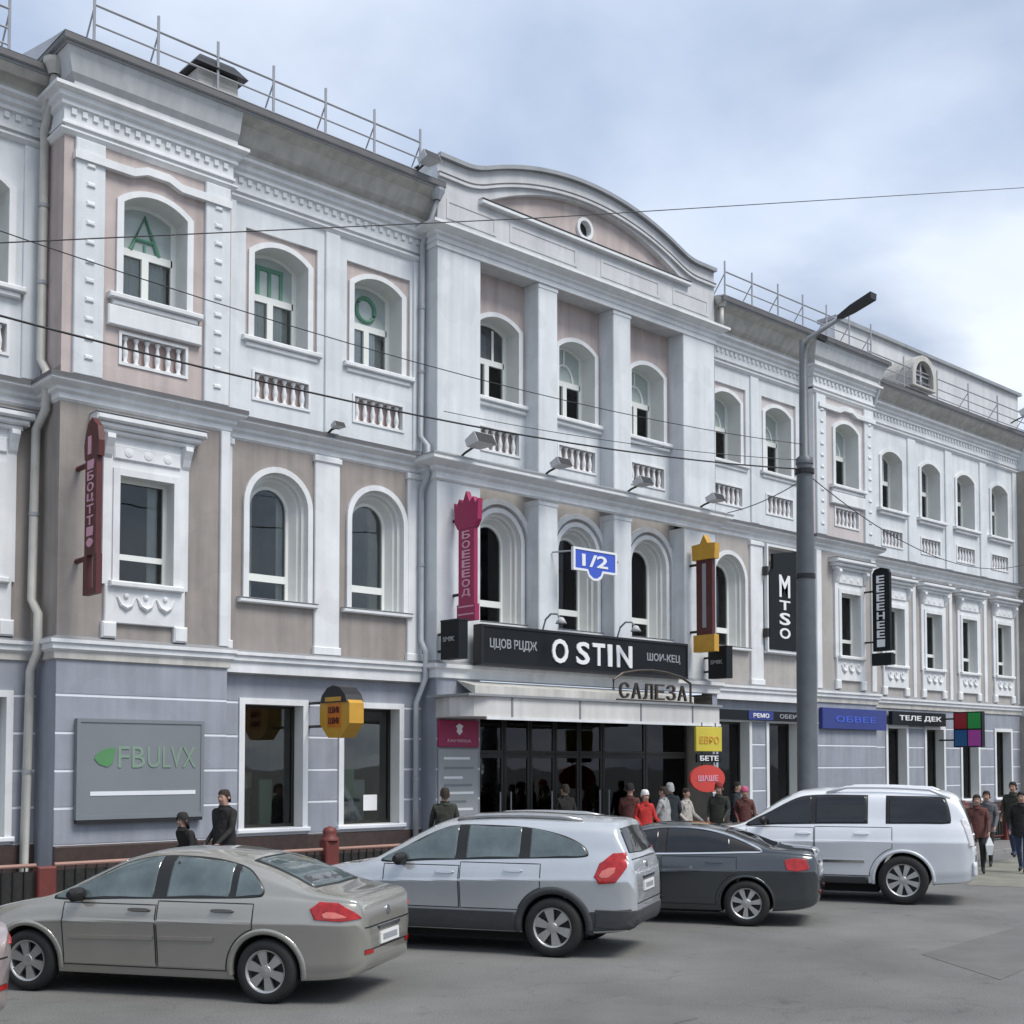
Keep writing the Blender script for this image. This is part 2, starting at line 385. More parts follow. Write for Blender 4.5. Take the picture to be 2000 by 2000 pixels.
# asphalt repair patches with a shape of their own
def patch(pts, z, m_, nm):
    b = MB(); b.add([(x, y, z) for x, y in pts], [tuple(range(len(pts)))]); o = b.build(nm, m_, road); return o
M['asphalt2'] = mat('asphalt_patch', (0.132, 0.131, 0.125), 0.92, var=0.2, vscale=1.4, bump=0.5, bscale=80)
M['dust'] = mat('dusty_verge', (0.19, 0.185, 0.155), 0.95, var=0.3, vscale=1.5)
patch([(3,-13.4),(9,-13.1),(9.3,-11.9),(5,-12.2)], 0.004, M['asphalt2'], 'repair_patch')
patch([(13,-14),(22,-12.6),(22.4,-11.5),(14,-12.5)], 0.004, M['asphalt2'], 'repair_patch')
patch([(23,-9.6),(26,-9.3),(31,-7.4),(30,-6.0),(25,-7.0),(22.6,-8.6)], 0.004, M['dust'], 'dusty_patch')

# ================================================================== BUILDING
BL = (20.5, 0, 0)
bld = thing('commercial_building', 'long three storey pale classical building with curved pediment and grey ground floor', 'building', BL, keepworld=True)
S0, S1, S2, CF, SC = 0.55, -0.3, 0.0, -0.5, 0.0
PATH = [(-6,.55),(8.1,.55),(8.1,-.3),(11.25,-.3),(11.25,0),(15.96,0),(15.96,-.5),(25.15,-.5),(25.15,0),(29.85,0),(29.85,-.3),(32.95,-.3),(32.95,.55),(44,.55)]
Z1, Z2, Z3 = 4.40, 8.75, 13.05     # top of ground storey band, first floor ledge, start of entablature
TOPW = {'S0':[6.9, 4.5],'S1':[9.75],'S2':[12.53,14.83],'C':[18.1,20.57,23.07],'S3':[26.3,28.62],'S4':[31.5],'S5':[35.4,37.8,40.15,42.6]}
ZT = 10.42
def top_open(cx, g=0): return arch(cx, 1.2+2*g, ZT-g*0, 12.08, 0.22, 10)
# ---- wall helper
def wall(x0, x1, z0, z1, y, holes, m_, name='wall'):
    b = MB(); sheet(b, rect(x0, x1, z0, z1), holes, y); return b.build(name, m_, bld)
def ret(x, y0, y1, z0, z1, m_, left=True):                   # return wall across the facade
    b = MB(); vs = [(x,y1,z0),(x,y0,z0),(x,y0,z1),(x,y1,z1)]
    b.add(vs, [(0,1,2,3) if left else (3,2,1,0)]); return b.build('return_wall', m_, bld)
BALW, BZ0, BZ1 = 1.2, 9.27, 9.76
def bal_hole(cx): return rect(cx-BALW/2, cx+BALW/2, BZ0, BZ1)
PANEL = lambda cx: rect(cx-0.8, cx+0.8, ZT-0.0, 12.5)

# upper storey
wall(-6, 8.1, Z2, Z3, S0, [top_open(c) for c in TOPW['S0']]+[bal_hole(c) for c in TOPW['S0']], M['white'])
for x0, x1, key in ((8.1, 11.25, 'S1'), (29.85, 32.95, 'S4')):
    cx = TOPW[key][0]
    wall(x0, x1, Z2, Z3, S1, [top_open(cx), bal_hole(cx)], M['pink'] if key == 'S1' else M['palepink'])
for x0, x1, key in ((11.25, 15.96, 'S2'), (25.15, 29.85, 'S3')):
    wall(x0, x1, Z2, Z3, S2, [PANEL(c) for c in TOPW[key]]+[bal_hole(c) for c in TOPW[key]], M['white'])
    for c in TOPW[key]:
        b = MB(); sheet(b, PANEL(c), [top_open(c)], S2+0.06); b.build('pink_panel', M['pink'] if key == 'S2' else M['palepink'], bld)
        b = MB(); P = PANEL(c); b.loft([(x,S2,z) for x,z in P], [(x,S2+0.06,z) for x,z in P]); b.build('panel_rim', M['white_trim'], bld)
wall(17.0, 24.1, 10.36, 13.2, SC, [top_open(c) for c in TOPW['C']], M['pink'])
wall(17.0, 24.1, Z2, 10.36, SC-0.02, [bal_hole(c) for c in TOPW['C']], M['white'])
wall(32.95, 44, Z2, Z3, S0, [top_open(c) for c in TOPW['S5']]+[bal_hole(c) for c in TOPW['S5']], M['white'])
# returns
ret(8.1, S1, S0, 9.0, 13.3, M['pink']); ret(8.1, S1, S0, Z1, 9.0, M['beige']); ret(8.1, S1, S0, 0.1, Z1, M['blue'])
ret(11.25, S1, S2, 0.1, 13.4, M['white'], False)
ret(15.96, CF, S2, Z1, 14.9, M['white']); ret(25.15, CF, S2, Z1, 14.9, M['white'], False)
ret(15.96, CF, S2, 0.1, Z1, M['blue']); ret(25.15, CF, S2, 0.1, Z1, M['blue'], False)
ret(29.85, S1, S2, Z1, 13.4, M['white']); ret(29.85, S1, S2, 0.1, Z1, M['blue'])
ret(32.95, S1, S0, 0.1, 13.4, M['white'], False)

# ---- first floor walls
A2 = {'S2':[12.47,14.80],'S3':[26.3,28.62],'C':[18.1,20.57,23.07]}
ZB = 5.44
def big_arch(cx, w=1.3, zs=7.25): return arch(cx, w, ZB, zs, w/2, 18)
RX = {'S0':[6.9, 4.5],'S1':[9.63],'S4':[31.55],'S5':[35.45,37.82,40.2,42.7]}
def rwin(cx): return rect(cx-0.5, cx+0.5, 5.45, 7.28)
wall(-6, 8.1, Z1, Z2, S0, [rwin(c) for c in RX['S0']], M['beige'])
wall(8.1, 11.25, Z1, Z2, S1, [rwin(c) for c in RX['S1']], M['beige'])
wall(11.25, 15.96, Z1, Z2, S2, [big_arch(c) for c in A2['S2']], M['beige'])
wall(17.0, 24.1, Z1, Z2, SC, [big_arch(c) for c in A2['C']], M['beige2'])
wall(25.15, 29.85, Z1, Z2, S2, [big_arch(c) for c in A2['S3']], M['beige2'])
wall(29.85, 32.95, Z1, Z2, S1, [rwin(c) for c in RX['S4']], M['beige2'])
wall(32.95, 44, Z1, Z2, S0, [rwin(c) for c in RX['S5']], M['beige2'])

# ---- ground floor: backing in joint colour, cladding courses proud of it
GW = {'S0':[(5.9,7.6)],'S2':[(11.78,13.05),(14.0,15.37)],'S3':[(25.75,27.1),(27.98,29.33)],'S5':[(34.95,36.05),(37.3,38.4),(39.65,40.75),(42.05,43.15)]}
GZ0, GZ1 = 1.12, 3.45
COURSES = [0.98, 1.60, 2.22, 2.85, 3.48, 4.12]
def ground_wall(x0, x1, y, wins):
    wall(x0, x1, 0.98, Z1, y, [rect(a, b, GZ0, GZ1) for a, b in wins], M['joint'])
    for k in range(5):
        z0, z1 = COURSES[k]+0.022, COURSES[k+1]-0.022
        cuts = [(a-0.12, b+0.12) for a, b in wins] if z0 < GZ1+0.05 and k < 4 else []
        xs = x0
        runs = []
        for a, b in cuts: runs.append((xs, a)); xs = b
        runs.append((xs, x1))
        for a, b in runs:
            if b-a < 0.05: continue
            m_ = MB(); m_.chbox(a+0.001, b-0.001, y-0.010, y+0.01, z0, z1, 0.004); m_.build('cladding_panel', M['blue'], bld)
    m_ = MB(); m_.chbox(x0, x1, y-0.05, y+0.02, 0.10, 0.975, 0.02); m_.build('plinth', M['plinth'], bld)
ground_wall(-6, 8.1, S0, [(3.6,5.2)]+GW['S0']); ground_wall(8.1, 11.25, S1, []); ground_wall(11.25, 15.96, S2, GW['S2'])
ground_wall(15.96, 17.15, CF, []); ground_wall(24.95, 25.15, CF, [])
ground_wall(25.15, 29.85, S2, GW['S3']); ground_wall(29.85, 32.95, S1, []); ground_wall(32.95, 44, S0, GW['S5'])

# ---- bands, ledges and cornices swept along the facade
LEFT = [0,1,2,3,4]; RIGHT = [8,9,10,11,12]
LEFTC = LEFT+[5,6,7]+RIGHT
band = [(0,4.06),(0.05,4.08),(0.05,4.20),(0.10,4.24),(0.10,4.32),(0.14,4.34),(0.14,4.40),(0.0,4.47)]
sweep(PATH, band, [0,1,2,10,11,12], 'storey_band', [M['white_trim'], M['flash'], M['soffit']], bld, [2,2,0,0,0,0,1])
dband = [(0,4.00),(0.20,4.02),(0.20,4.20),(0.25,4.24),(0.25,4.32),(0.29,4.34),(0.29,4.40),(0.0,4.47)]
for seg in ([(11.252,0),(15.958,0)], [(25.152,0),(29.848,0)]): sweep(seg, dband, [0], 'storey_band', [M['white_trim'], M['flash'], M['soffit']], bld, [2,0,0,0,0,0,1])
ledge = [(0,8.40),(0.04,8.44),(0.04,8.52),(0.10,8.56),(0.10,8.62),(0.22,8.68),(0.24,8.70),(0.24,8.73),(0.26,8.732),(0.26,8.81),(0.0,8.88)]
sweep(PATH, ledge, LEFT+RIGHT, 'storey_ledge', [M['white_trim'], M['darkflash']], bld, [0]*8+[1,1])
CP = [(15.96,0),(15.96,-.5),(25.15,-.5),(25.15,0)]
cledge = [(0,8.24),(0.05,8.28),(0.05,8.40),(0.12,8.46),(0.12,8.52),(0.30,8.60),(0.32,8.62),(0.32,8.70),(0.34,8.702),(0.34,8.73),(0.0,8.86)]
sweep(CP, cledge, [0,1,2], 'portico_ledge', [M['white_trim'], M['flash']], bld, [0]*8+[1,1])
cband = [(0,4.10),(0.06,4.12),(0.06,4.28),(0.14,4.32),(0.14,4.40),(0.0,4.48)]
sweep(CP, cband, [0,1,2], 'storey_band', [M['white_trim'], M['flash']], bld, [0]*4+[1])
ent = [(0,12.93),(0.03,12.94),(0.09,13.00),(0.09,13.03),(0.0,13.05),(0.0,13.10),(0.05,13.12),(0.05,13.16),(0.02,13.18),(0.02,13.40),(0.08,13.43),(0.08,13.50),(0.14,13.54),(0.14,13.62),(0.24,13.66),(0.24,13.72)]
sweep(PATH, ent, LEFT+RIGHT, 'entablature', [M['white_trim'], M['flash']], bld, [0,0,0,1]+[0]*11, caps=False)
def eave_prof(p, zt): return [(0.24,13.72),(0.215,13.735),(0.20,13.80),(0.24+(p-0.24)*0.15,13.90),(0.24+(p-0.24)*0.45,zt-0.26),(p-0.09,zt-0.15),(p-0.06,zt-0.15),(p-0.06,zt-0.11),(p,zt-0.10),(p,zt),(p-0.04,zt+0.01)]
EM = [M['soffit'], M['darkflash'], M['flash'], M['grey_white']]
for path_, p_, zt, soff in (([(-6,.55),(8.1,.55)],0.62,14.14,0), ([(8.38,.55),(8.38,-.3),(11.25,-.3)],0.50,14.42,3), ([(11.25,0),(15.955,0)],0.80,14.42,0),
                      ([(25.155,0),(29.85,0)],0.80,14.42,0), ([(29.85,0.0),(29.85,-.3),(32.75,-.3),(32.75,.55)],0.50,14.42,3), ([(32.95,.55),(44,.55)],0.62,14.24,0)):
    sweep(path_, eave_prof(p_, zt), list(range(len(path_)-1)), 'eave', EM, bld, [1,soff,soff,soff,soff,2,2,2,1,2], caps=False)
for (x0, x1, y, zt) in ((-6,8.1,-0.07,14.14),(7.88,11.25,-0.8,14.42),(11.25,15.96,-0.8,14.42),(25.15,29.85,-0.8,14.42),(29.85,33.25,-0.8,14.42),(32.95,44,-0.07,14.24)):
    b = MB(); pr = [(y,zt+0.012),(y+0.5,zt+0.10),(y+1.7,zt+0.36),(y+7.8,zt+1.75)]
    for j in range(3): b.add([(x0,pr[j][0],pr[j][1]),(x1,pr[j][0],pr[j][1]),(x1,pr[j+1][0],pr[j+1][1]),(x0,pr[j+1][0],pr[j+1][1])], [(0,1,2,3)])
    b.add([(x0,pr[0][0],zt-0.02)]+[(x0,p,z) for p,z in pr]+[(x0,pr[3][0],zt-0.02)], [(0,5,4,3,2,1)])
    b.build('roof', M['roof'], bld)
# dentils under the cornice
def dentils(x0, x1, y, z0, z1, p):
    b = MB(); n = int((x1-x0)/0.19)
    for k in range(n):
        x = x0 + (k+0.25)*(x1-x0)/n; b.box(x, x+0.09, y-p, y-0.02, z0, z1)
    o = b.build('dentil_row', M['white_trim'], bld); o['kind'] = 'stuff'
for (x0, x1, y) in ((6,8.1,S0),(8.15,11.2,S1),(11.3,15.9,S2),(25.2,29.8,S2),(29.9,32.9,S1),(33,44,S0)): dentils(x0, x1, y, 13.30, 13.40, 0.055)

# ---- central portico
def pier(x0, x1, z0, z1, y0=CF, y1=SC, m_='white', name='pier'):
    b = MB(); b.chbox(x0, x1, y0, y1, z0, z1, 0.02); return b.build(name, M[m_], bld)
for x0, x1 in ((15.962,17.17),(23.91,25.148)):
    pier(x0, x1, Z1+0.05, 8.25, CF+0.002, 0.02); pier(x0, x1, 8.84, 13.22, CF+0.002, 0.02)
for x0, x1 in ((18.9,19.5),(21.36,21.97)):
    for z0, z1 in ((Z1+0.05, 8.25), (8.84, 13.2)):
        p = pier(x0, x1, z0, z1, CF+0.02, 0.02, name='pillar')
        b = MB(); b.chbox(x0-0.012, x1+0.012, CF+0.005, 0.01, z1-0.12, z1-0.02, 0.01); b.build('capital', M['white'], p)
# architrave, cornice, attic with segmental pediment
b = MB(); b.chbox(15.962, 25.148, CF+0.004, 0.02, 13.2, 13.46, 0.01); b.build('architrave', M['grey_white'], bld)
cent = [(0,13.18),(0.03,13.19),(0.03,13.30),(0.06,13.31),(0.06,13.40),(0.12,13.43),(0.12,13.48),(0.26,13.54),(0.30,13.56),(0.30,13.62),(0.06,13.68)]
sweep(CP, cent, [0,1,2], 'portico_cornice', [M['white_trim'], M['darkflash']], bld, [0]*9+[1])
def curve_top(x, base, rise, c=20.55, h=3.55):
    t = abs(x-c)
    if t >= h+0.35: return base
    Rr = (h*h+rise*rise)/(2*rise)
    if t <= h-0.35: return base+rise-Rr+math.sqrt(Rr*Rr-t*t)
    t0 = h-0.35; z0 = rise-Rr+math.sqrt(Rr*Rr-t0*t0); s0 = -t0/math.sqrt(Rr*Rr-t0*t0)
    u = (t-t0)/0.7
    h00 = 2*u**3-3*u*u+1; h10 = u**3-2*u*u+u
    return base + h00*z0 + h10*0.7*s0
xs = [15.962+(25.148-15.962)*k/72 for k in range(73)]
TH = 17.3; TB = 23.9
tz = lambda x: 14.56 + max(0, 0.83*(1-((x-20.6)/3.3)**2))**1.0
tymp = [(TH, 14.56), (TB, 14.56)] + [(TB-(TB-TH)*k/30, 14.56+0.86*(1-(((TB-(TB-TH)*k/30)-20.6)/3.3)**2)) for k in range(1, 30)]
outer = [(15.962, 13.66), (25.148, 13.66)] + [(x, curve_top(x, 15.14, 0.78)) for x in reversed(xs)]
b = MB(); sheet(b, outer, [tymp], CF)
b.loft([(x,CF,z) for x,z in tymp], [(x,CF+0.16,z) for x,z in tymp])
b.open_loft([(x, CF, curve_top(x,15.14,0.78)) for x in xs], [(x, 0.3, curve_top(x,15.14,0.78)) for x in xs])
b.add([(15.962,CF,13.66),(15.962,CF,15.14),(15.962,0.3,15.14),(15.962,0.3,13.66)], [(0,1,2,3)])
b.add([(25.148,CF,13.66),(25.148,CF,15.14),(25.148,0.3,15.14),(25.148,0.3,13.66)], [(3,2,1,0)])
ped = b.build('pediment', M['grey_white'], bld)
b = MB(); sheet(b, tymp, [[(20.5+0.2*math.cos(-2*PI*k/20), 14.92+0.2*math.sin(-2*PI*k/20)) for k in range(20)]], CF+0.16); b.build('tympanum', M['pink'], ped)
b = MB(); o_ = [(20.5+0.27*math.cos(2*PI*k/20), 14.92+0.27*math.sin(2*PI*k/20)) for k in range(20)]; i_ = [(20.5+0.19*math.cos(2*PI*k/20), 14.92+0.19*math.sin(2*PI*k/20)) for k in range(20)]
b.ring(o_, i_, CF+0.10, CF+0.30); b.build('oculus_frame', M['white_trim'], ped)
b = MB(); b.prism(i_, CF+0.26, CF+0.3); b.build('oculus_louvre', M['black'], ped)
def strip_curve(base, rise, z_lo, z_hi, y0, y1, name, m_, x_ext=0.0):
    b = MB(); X = xs
    top = [(x, curve_top(x, base, rise)+z_hi) for x in X]; bot = [(x, curve_top(x, base, rise)+z_lo) for x in X]
    f = lambda L, y: [(x, y, z) for x, z in L]
    b.open_loft(f(bot, y0), f(top, y0)); b.open_loft(f(top, y0), f(top, y1)); b.open_loft(f(bot, y1), f(bot, y0))
    for k in (0, -1): b.add([(bot[k][0],y0,bot[k][1]),(bot[k][0],y1,bot[k][1]),(top[k][0],y1,top[k][1]),(top[k][0],y0,top[k][1])], [(0,1,2,3) if k else (3,2,1,0)])
    return b.build(name, m_, ped)
strip_curve(15.14, 0.78, -0.06, 0.03, CF-0.11, 0.32, 'coping', M['flash'])
strip_curve(14.72, 0.78, -0.04, 0.03, CF-0.07, CF, 'curved_moulding', M['grey_white'])
strip_curve(14.72, 0.78, 0.031, 0.055, CF-0.08, CF, 'moulding_flashing', M['darkflash'])
b = MB(); b.chbox(17.1, 24.1, CF-0.13, CF, 14.42, 14.52, 0.02); b.build('pediment_sill', M['white_trim'], ped)
b = MB(); b.box(17.1, 24.1, CF-0.145, CF, 14.521, 14.535); b.build('sill_flashing', M['darkflash'], ped)
for x0, x1 in ((16.2,17.6),(18.0,20.1),(20.9,23.0),(23.5,24.9)):
    b = MB(); P = rect(x0,x1,13.85,14.28); Q = rect(x0+0.07,x1-0.07,13.92,14.21); b.ring(P, Q, CF-0.012, CF+0.01); b.build('frieze_panel', M['grey_white'], ped)

# ---- window prototypes (origin on the wall plane, at the opening's bottom centre)
def arch0(w, zs, rise, g=0.0, z0=0.0, n=14): return arch(0, w+2*g, z0, zs, rise+g*0.3 if rise < w/2-1e-6 else rise+g, n)
def make_top_window(kind, letter=None):
    op = arch(0, 1.2, 0, 1.66, 0.22, 14)
    fo = op; fi = arch(0, 1.2-0.20, 0.09, 1.66, 0.15, 14)
    b = MB(); b.ring(fo, fi, 0.40, 0.47)
    b.box(-0.53, 0.53, 0.40, 0.465, 0.92, 1.05)            # transom
    b.box(-0.065, 0.065, 0.385, 0.46, 0.07, 0.94)
    win = b.build('window', M['frame'], bld)
    sg = MB(); so = arch(0, 1.2+0.24, -0.0, 1.70, 0.28, 14); sg.ring(so, op, -0.045, -0.001); sg.build('surround', M['white_trim'], win)
    rv = MB(); rv.loft([(x, 0.0, z) for x, z in op], [(x, 0.4, z) for x, z in op]); rv.build('reveal', M['reveal'], win)
    for x0, x1 in ((-0.53,-0.045),(0.045,0.53)):
        p = MB(); p.box(x0, x1, 0.435, 0.445, 0.07, 0.94); p.build('pane', M['clear'], win)
    up = arch(0, 1.06, 1.03, 1.66, 0.16, 14)
    p = MB(); p.prism(up, 0.435, 0.445); p.build('pane', M['glass3'] if kind == 'pale' else M['glass2'], win)
    mu = MB(); gm = M['green'] if kind == 'pale' else M['frame']
    if letter == 'A':
        mu.tube([(-0.27,0.422,1.05),(0.0,0.422,1.70),(0.27,0.422,1.05)], 0.045, 6); mu.tube([(-0.18,0.422,1.27),(0.18,0.422,1.27)], 0.035, 6)
        mu.box(-0.02,0.02,0.41,0.43,1.03,1.2)
    elif letter == 'P':
        for x in (-0.26, 0.0, 0.26): mu.box(x-0.035, x+0.035, 0.41, 0.432, 1.03, 1.62)
        mu.box(-0.30, 0.30, 0.405, 0.432, 1.56, 1.64)
    elif letter == 'O':
        mu.tube([(0.23*math.cos(2*PI*k/20), 0.422, 1.38+0.25*math.sin(2*PI*k/20)) for k in range(21)], 0.045, 6, cap=False)
    elif letter == 'arc':
        mu.tube([(0.3*math.cos(PI*k/12), 0.422, 1.03+0.42*math.sin(PI*k/12)) for k in range(13)], 0.03, 6)
        mu.box(-0.025, 0.025, 0.41, 0.43, 1.4, 1.8)
    else:
        for x in (-0.2, 0.2): mu.box(x-0.03, x+0.03, 0.41, 0.432, 1.03, 1.74)
    mu.build('muntin', gm if letter in ('A','P','O') else M['frame'], win)
    s = MB(); s.chbox(-0.88, 0.88, -0.16, 0.0, -0.10, 0.0, 0.02); s.chbox(-0.80, 0.80, -0.10, 0.0, -0.20, -0.1, 0.02); s.build('sill', M['white_trim'], win)
    sf = MB(); sf.box(-0.6, 0.6, -0.02, 0.4, -0.012, 0.012); sf.build('sill_flashing', M['flash'], win)
    return win
protos = {'A': make_top_window('pale','A'), 'P': make_top_window('pale','P'), 'O': make_top_window('pale','O'), 'arc': make_top_window('pale','arc'), 'bars': make_top_window('dark','bars')}
used = set()
def place(key, loc):
    if key not in used:
        used.add(key); o = protos[key]; o.location = loc; return o
    return copy_tree(protos[key], bld, loc)
for c in TOPW['S0']: place('arc', (c, S0, ZT))
place('A', (TOPW['S1'][0], S1, ZT)); place('P', (TOPW['S2'][0], S2+0.06, ZT)); place('O', (TOPW['S2'][1], S2+0.06, ZT))
place('bars', (TOPW['C'][0], SC, ZT)); place('arc', (TOPW['C'][1], SC, ZT)); place('arc', (TOPW['C'][2], SC, ZT))
for c in TOPW['S3']: place('arc', (c, S2+0.06, ZT))
place('arc', (TOPW['S4'][0], S1, ZT))
for c in TOPW['S5']: place('bars', (c, S0, ZT))

# balustrade recesses under the upper windows
bmb = MB(); bmb.lathe([(0.055,0),(0.055,0.03),(0.03,0.05),(0.05,0.14),(0.055,0.2),(0.03,0.34),(0.028,0.40),(0.05,0.43),(0.05,0.47)], 10)
bal_mesh = None
def balustrade(cx, y, red):
    global bal_mesh
    b = MB(); P = rect(cx-BALW/2, cx+BALW/2, BZ0, BZ1)
    b.loft([(x,y,z) for x,z in P], [(x,y+0.14,z) for x,z in P], 1); b.add([(x,y+0.14,z) for x,z in P], [(0,1,2,3)])
    base = b.build('balustrade', [M['pinkred'] if red else M['pink'], M['white_trim']], bld)
    fr = MB(); fr.ring(rect(cx-BALW/2-0.05, cx+BALW/2+0.05, BZ0-0.05, BZ1+0.05), P, y-0.025, y+0.005); fr.build('recess_frame', M['white_trim'], base)
    for k in range(6):
        x = cx-BALW/2+(k+0.5)*BALW/6
        if bal_mesh is None:
            o = bmb.build('baluster', M['white_trim'], base, smooth=True); bal_mesh = o.data
        else: o = link('baluster', bal_mesh, base)
        o.location = (x, y+0.065, BZ0+0.005)
for key, y, red in (('S0',S0,False),('S1',S1,True),('S2',S2,True),('C',SC-0.02,False),('S3',S2,False),('S4',S1,True),('S5',S0,False)):
    for c in TOPW[key]: balustrade(c, y, red)

# first-floor arched windows
def make_arch_window(double):
    fr_ = arch(0, 1.3, 0, 1.81, 0.65, 18); bk = arch(0, 0.92, 0.0, 1.80, 0.46, 18); gi = arch(0, 0.80, 0.07, 1.80, 0.40, 18)
    b = MB(); b.ring(bk, gi, 0.36, 0.44); b.box(-0.4, 0.4, 0.365, 0.435, 0.40, 0.54); win = b.build('window', M['frame'], bld)
    m1 = arch(0, 1.16, 0, 1.805, 0.58, 18); m2 = arch(0, 1.06, 0, 1.803, 0.53, 18)
    rv = MB()
    for (a_, ya_), (c_, yc_) in zip([(fr_,0.0),(fr_,0.07),(m1,0.08),(m1,0.17),(m2,0.18)], [(fr_,0.07),(m1,0.08),(m1,0.17),(m2,0.18),(bk,0.36)]): rv.loft([(x,ya_,z) for x,z in a_], [(x,yc_,z) for x,z in c_])
    rv.build('reveal', M['reveal'], win)
    s = MB(); so = arch(0, 1.3+0.22, 0, 1.81, 0.76, 18); s.ring(so, fr_, -0.06, -0.001); s.build('surround', M['white_trim'], win)
    if double:
        s = MB(); s.ring(arch(0, 1.3+0.62, 0, 1.81, 0.96, 18), arch(0, 1.3+0.36, 0, 1.81, 0.83, 18), -0.10, -0.001); s.build('archivolt', M['white_trim'], win)
    p = MB(); p.prism(arch(0, 0.80, 0.54, 1.80, 0.40, 18), 0.40, 0.41); p.build('pane', M['clear'], win)
    p = MB(); p.prism(rect(-0.4, 0.4, 0.07, 0.40), 0.40, 0.41); p.build('pane', M['clear'], win)
    s = MB(); s.chbox(-0.86, 0.86, -0.12, 0.0, -0.09, -0.005, 0.02); s.build('sill', M['white_trim'], win)
    s = MB(); s.box(-0.87, 0.87, -0.13, 0.0, -0.004, 0.008); s.build('sill_flashing', M['flash'], win)
    return win
protos['arch'] = make_arch_window(False); protos['arch2'] = make_arch_window(True)
for key in ('S2','S3'):
    for c in A2[key]: place('arch', (c, S2, ZB))
for c in A2['C']: place('arch2', (c, SC, ZB))

# first-floor framed rectangular windows with hood and apron
def make_hood_window():
    op = rect(-0.5, 0.5, 0, 1.83); gi = rect(-0.43, 0.43, 0.06, 1.77)
    b = MB(); b.ring(op, gi, 0.20, 0.27); b.box(-0.43, 0.43, 0.205, 0.265, 0.42, 0.52); win = b.build('window', M['frame'], bld)
    rv = MB(); rv.loft([(x,0.0,z) for x,z in op], [(x,0.2,z) for x,z in op]); rv.build('reveal', M['reveal'], win)
    p = MB(); p.prism(rect(-0.43, 0.43, 0.52, 1.77), 0.235, 0.245); p.build('pane', M['clear'], win)
    p = MB(); p.prism(rect(-0.43, 0.43, 0.06, 0.42), 0.235, 0.245); p.build('pane', M['clear'], win)
    s = MB(); so = rect(-0.79, 0.79, -0.06, 2.5); s.ring(so, rect(-0.60,0.60,0.0,1.93), -0.06, 0.0); s.ring(rect(-0.62,0.62,-0.055,1.95), op, -0.09, -0.001); s.build('surround', M['white_trim'], win)
    f = MB(); f.chbox(-0.62, 0.62, -0.10, -0.05, 2.1, 2.36, 0.02)
    for x in (-0.36, 0, 0.36): f.lathe([(0.0,-0.12),(0.07,-0.11),(0.10,-0.09)], 10, (x, 0, 2.23), 'y')
    f.build('frieze_relief', M['white_trim'], win)
    h = MB()
    h.chbox(-0.86, 0.86, -0.16, 0, 2.5, 2.58, 0.02); h.chbox(-0.95, 0.95, -0.24, 0, 2.58, 2.68, 0.03); h.chbox(-1.02, 1.02, -0.32, 0, 2.68, 2.80, 0.03)
    hd = h.build('hood', M['white_trim'], win)
    hf = MB(); hf.box(-1.03, 1.03, -0.33, 0, 2.801, 2.815); hf.build('hood_flashing', M['flash'], win)
    for x in (-0.72, 0.72):
        k = MB(); pr = [(-0.06,2.5),(-0.22,2.5),(-0.23,2.42),(-0.15,2.28),(-0.10,2.16),(-0.06,2.1)]
        k.add([(x-0.07,y,z) for y,z in pr]+[(x+0.07,y,z) for y,z in pr], [tuple(range(6)), tuple(range(11,5,-1))]+[(j,j+6,(j+1)%6+6,(j+1)%6) for j in range(6)])
        k.build('bracket', M['white_trim'], win)
    s = MB(); s.chbox(-0.68, 0.68, -0.16, 0, -0.10, -0.0, 0.02); s.build('sill', M['white_trim'], win)
    a = MB(); a.chbox(-0.74, 0.74, -0.07, 0, -0.72, -0.062, 0.015)
    for x in (-0.36, 0.0, 0.36):
        a.tube([(x-0.16,-0.075,-0.26),(x-0.09,-0.085,-0.40),(x,-0.09,-0.45),(x+0.09,-0.085,-0.40),(x+0.16,-0.075,-0.26)], [0.02,0.035,0.045,0.035,0.02], 6)
        a.lathe([(0.0,-0.11),(0.04,-0.10),(0.055,-0.07)], 8, (x, 0, -0.24), 'y')
    a.build('apron', M['white_trim'], win)
    for x in (-0.66, 0.66):
        k = MB(); k.chbox(x-0.13, x+0.13, -0.10, 0, -0.98, -0.70, 0.03); k.build('foot', M['white_trim'], win)
    return win
protos['hood'] = make_hood_window()
for c in RX['S0']: place('hood', (c, S0, 5.45))
place('hood', (RX['S1'][0], S1, 5.45)); place('hood', (RX['S4'][0], S1, 5.45))
for c in RX['S5']: place('hood', (c, S0, 5.45))
# ground-floor shop windows
def make_shop_window(wd, m_, paper=False):
    op = rect(-wd/2, wd/2, 0, GZ1-GZ0); gi = rect(-wd/2+0.06, wd/2-0.06, 0.06, GZ1-GZ0-0.06)
    b = MB(); b.ring(op, gi, 0.27, 0.34); win = b.build('window', M['doorframe'], bld)
    rv = MB(); rv.loft([(x,-0.01,z) for x,z in op], [(x,0.27,z) for x,z in op]); rv.build('reveal', M['reveal'], win)
    p = MB(); p.prism(gi, 0.30, 0.31); p.build('pane', m_, win)
    s = MB(); s.ring(rect(-wd/2-0.115, wd/2+0.115, 0, GZ1-GZ0+0.115), op, -0.045, -0.012); s.build('surround', M['white_trim'], win)
    s = MB(); s.chbox(-wd/2-0.16, wd/2+0.16, -0.10, 0.0, -0.09, 0.0, 0.02); s.build('sill', M['joint'], win)
    if paper:
        s = MB(); s.prism(rect(0.02, 0.36, 0.26, 0.58), 0.288, 0.292); s.build('notice', M['letwhite'], win)
    return win
for key, y in (('S0',S0),('S2',S2),('S3',S2),('S5',S0)):
    for k, (a, b_) in enumerate(GW[key]):
        o = make_shop_window(b_-a, M['blind'] if key == 'S0' else M['clearshop'], paper=(key == 'S2' and k == 1)); o.location = ((a+b_)/2, y, GZ0)

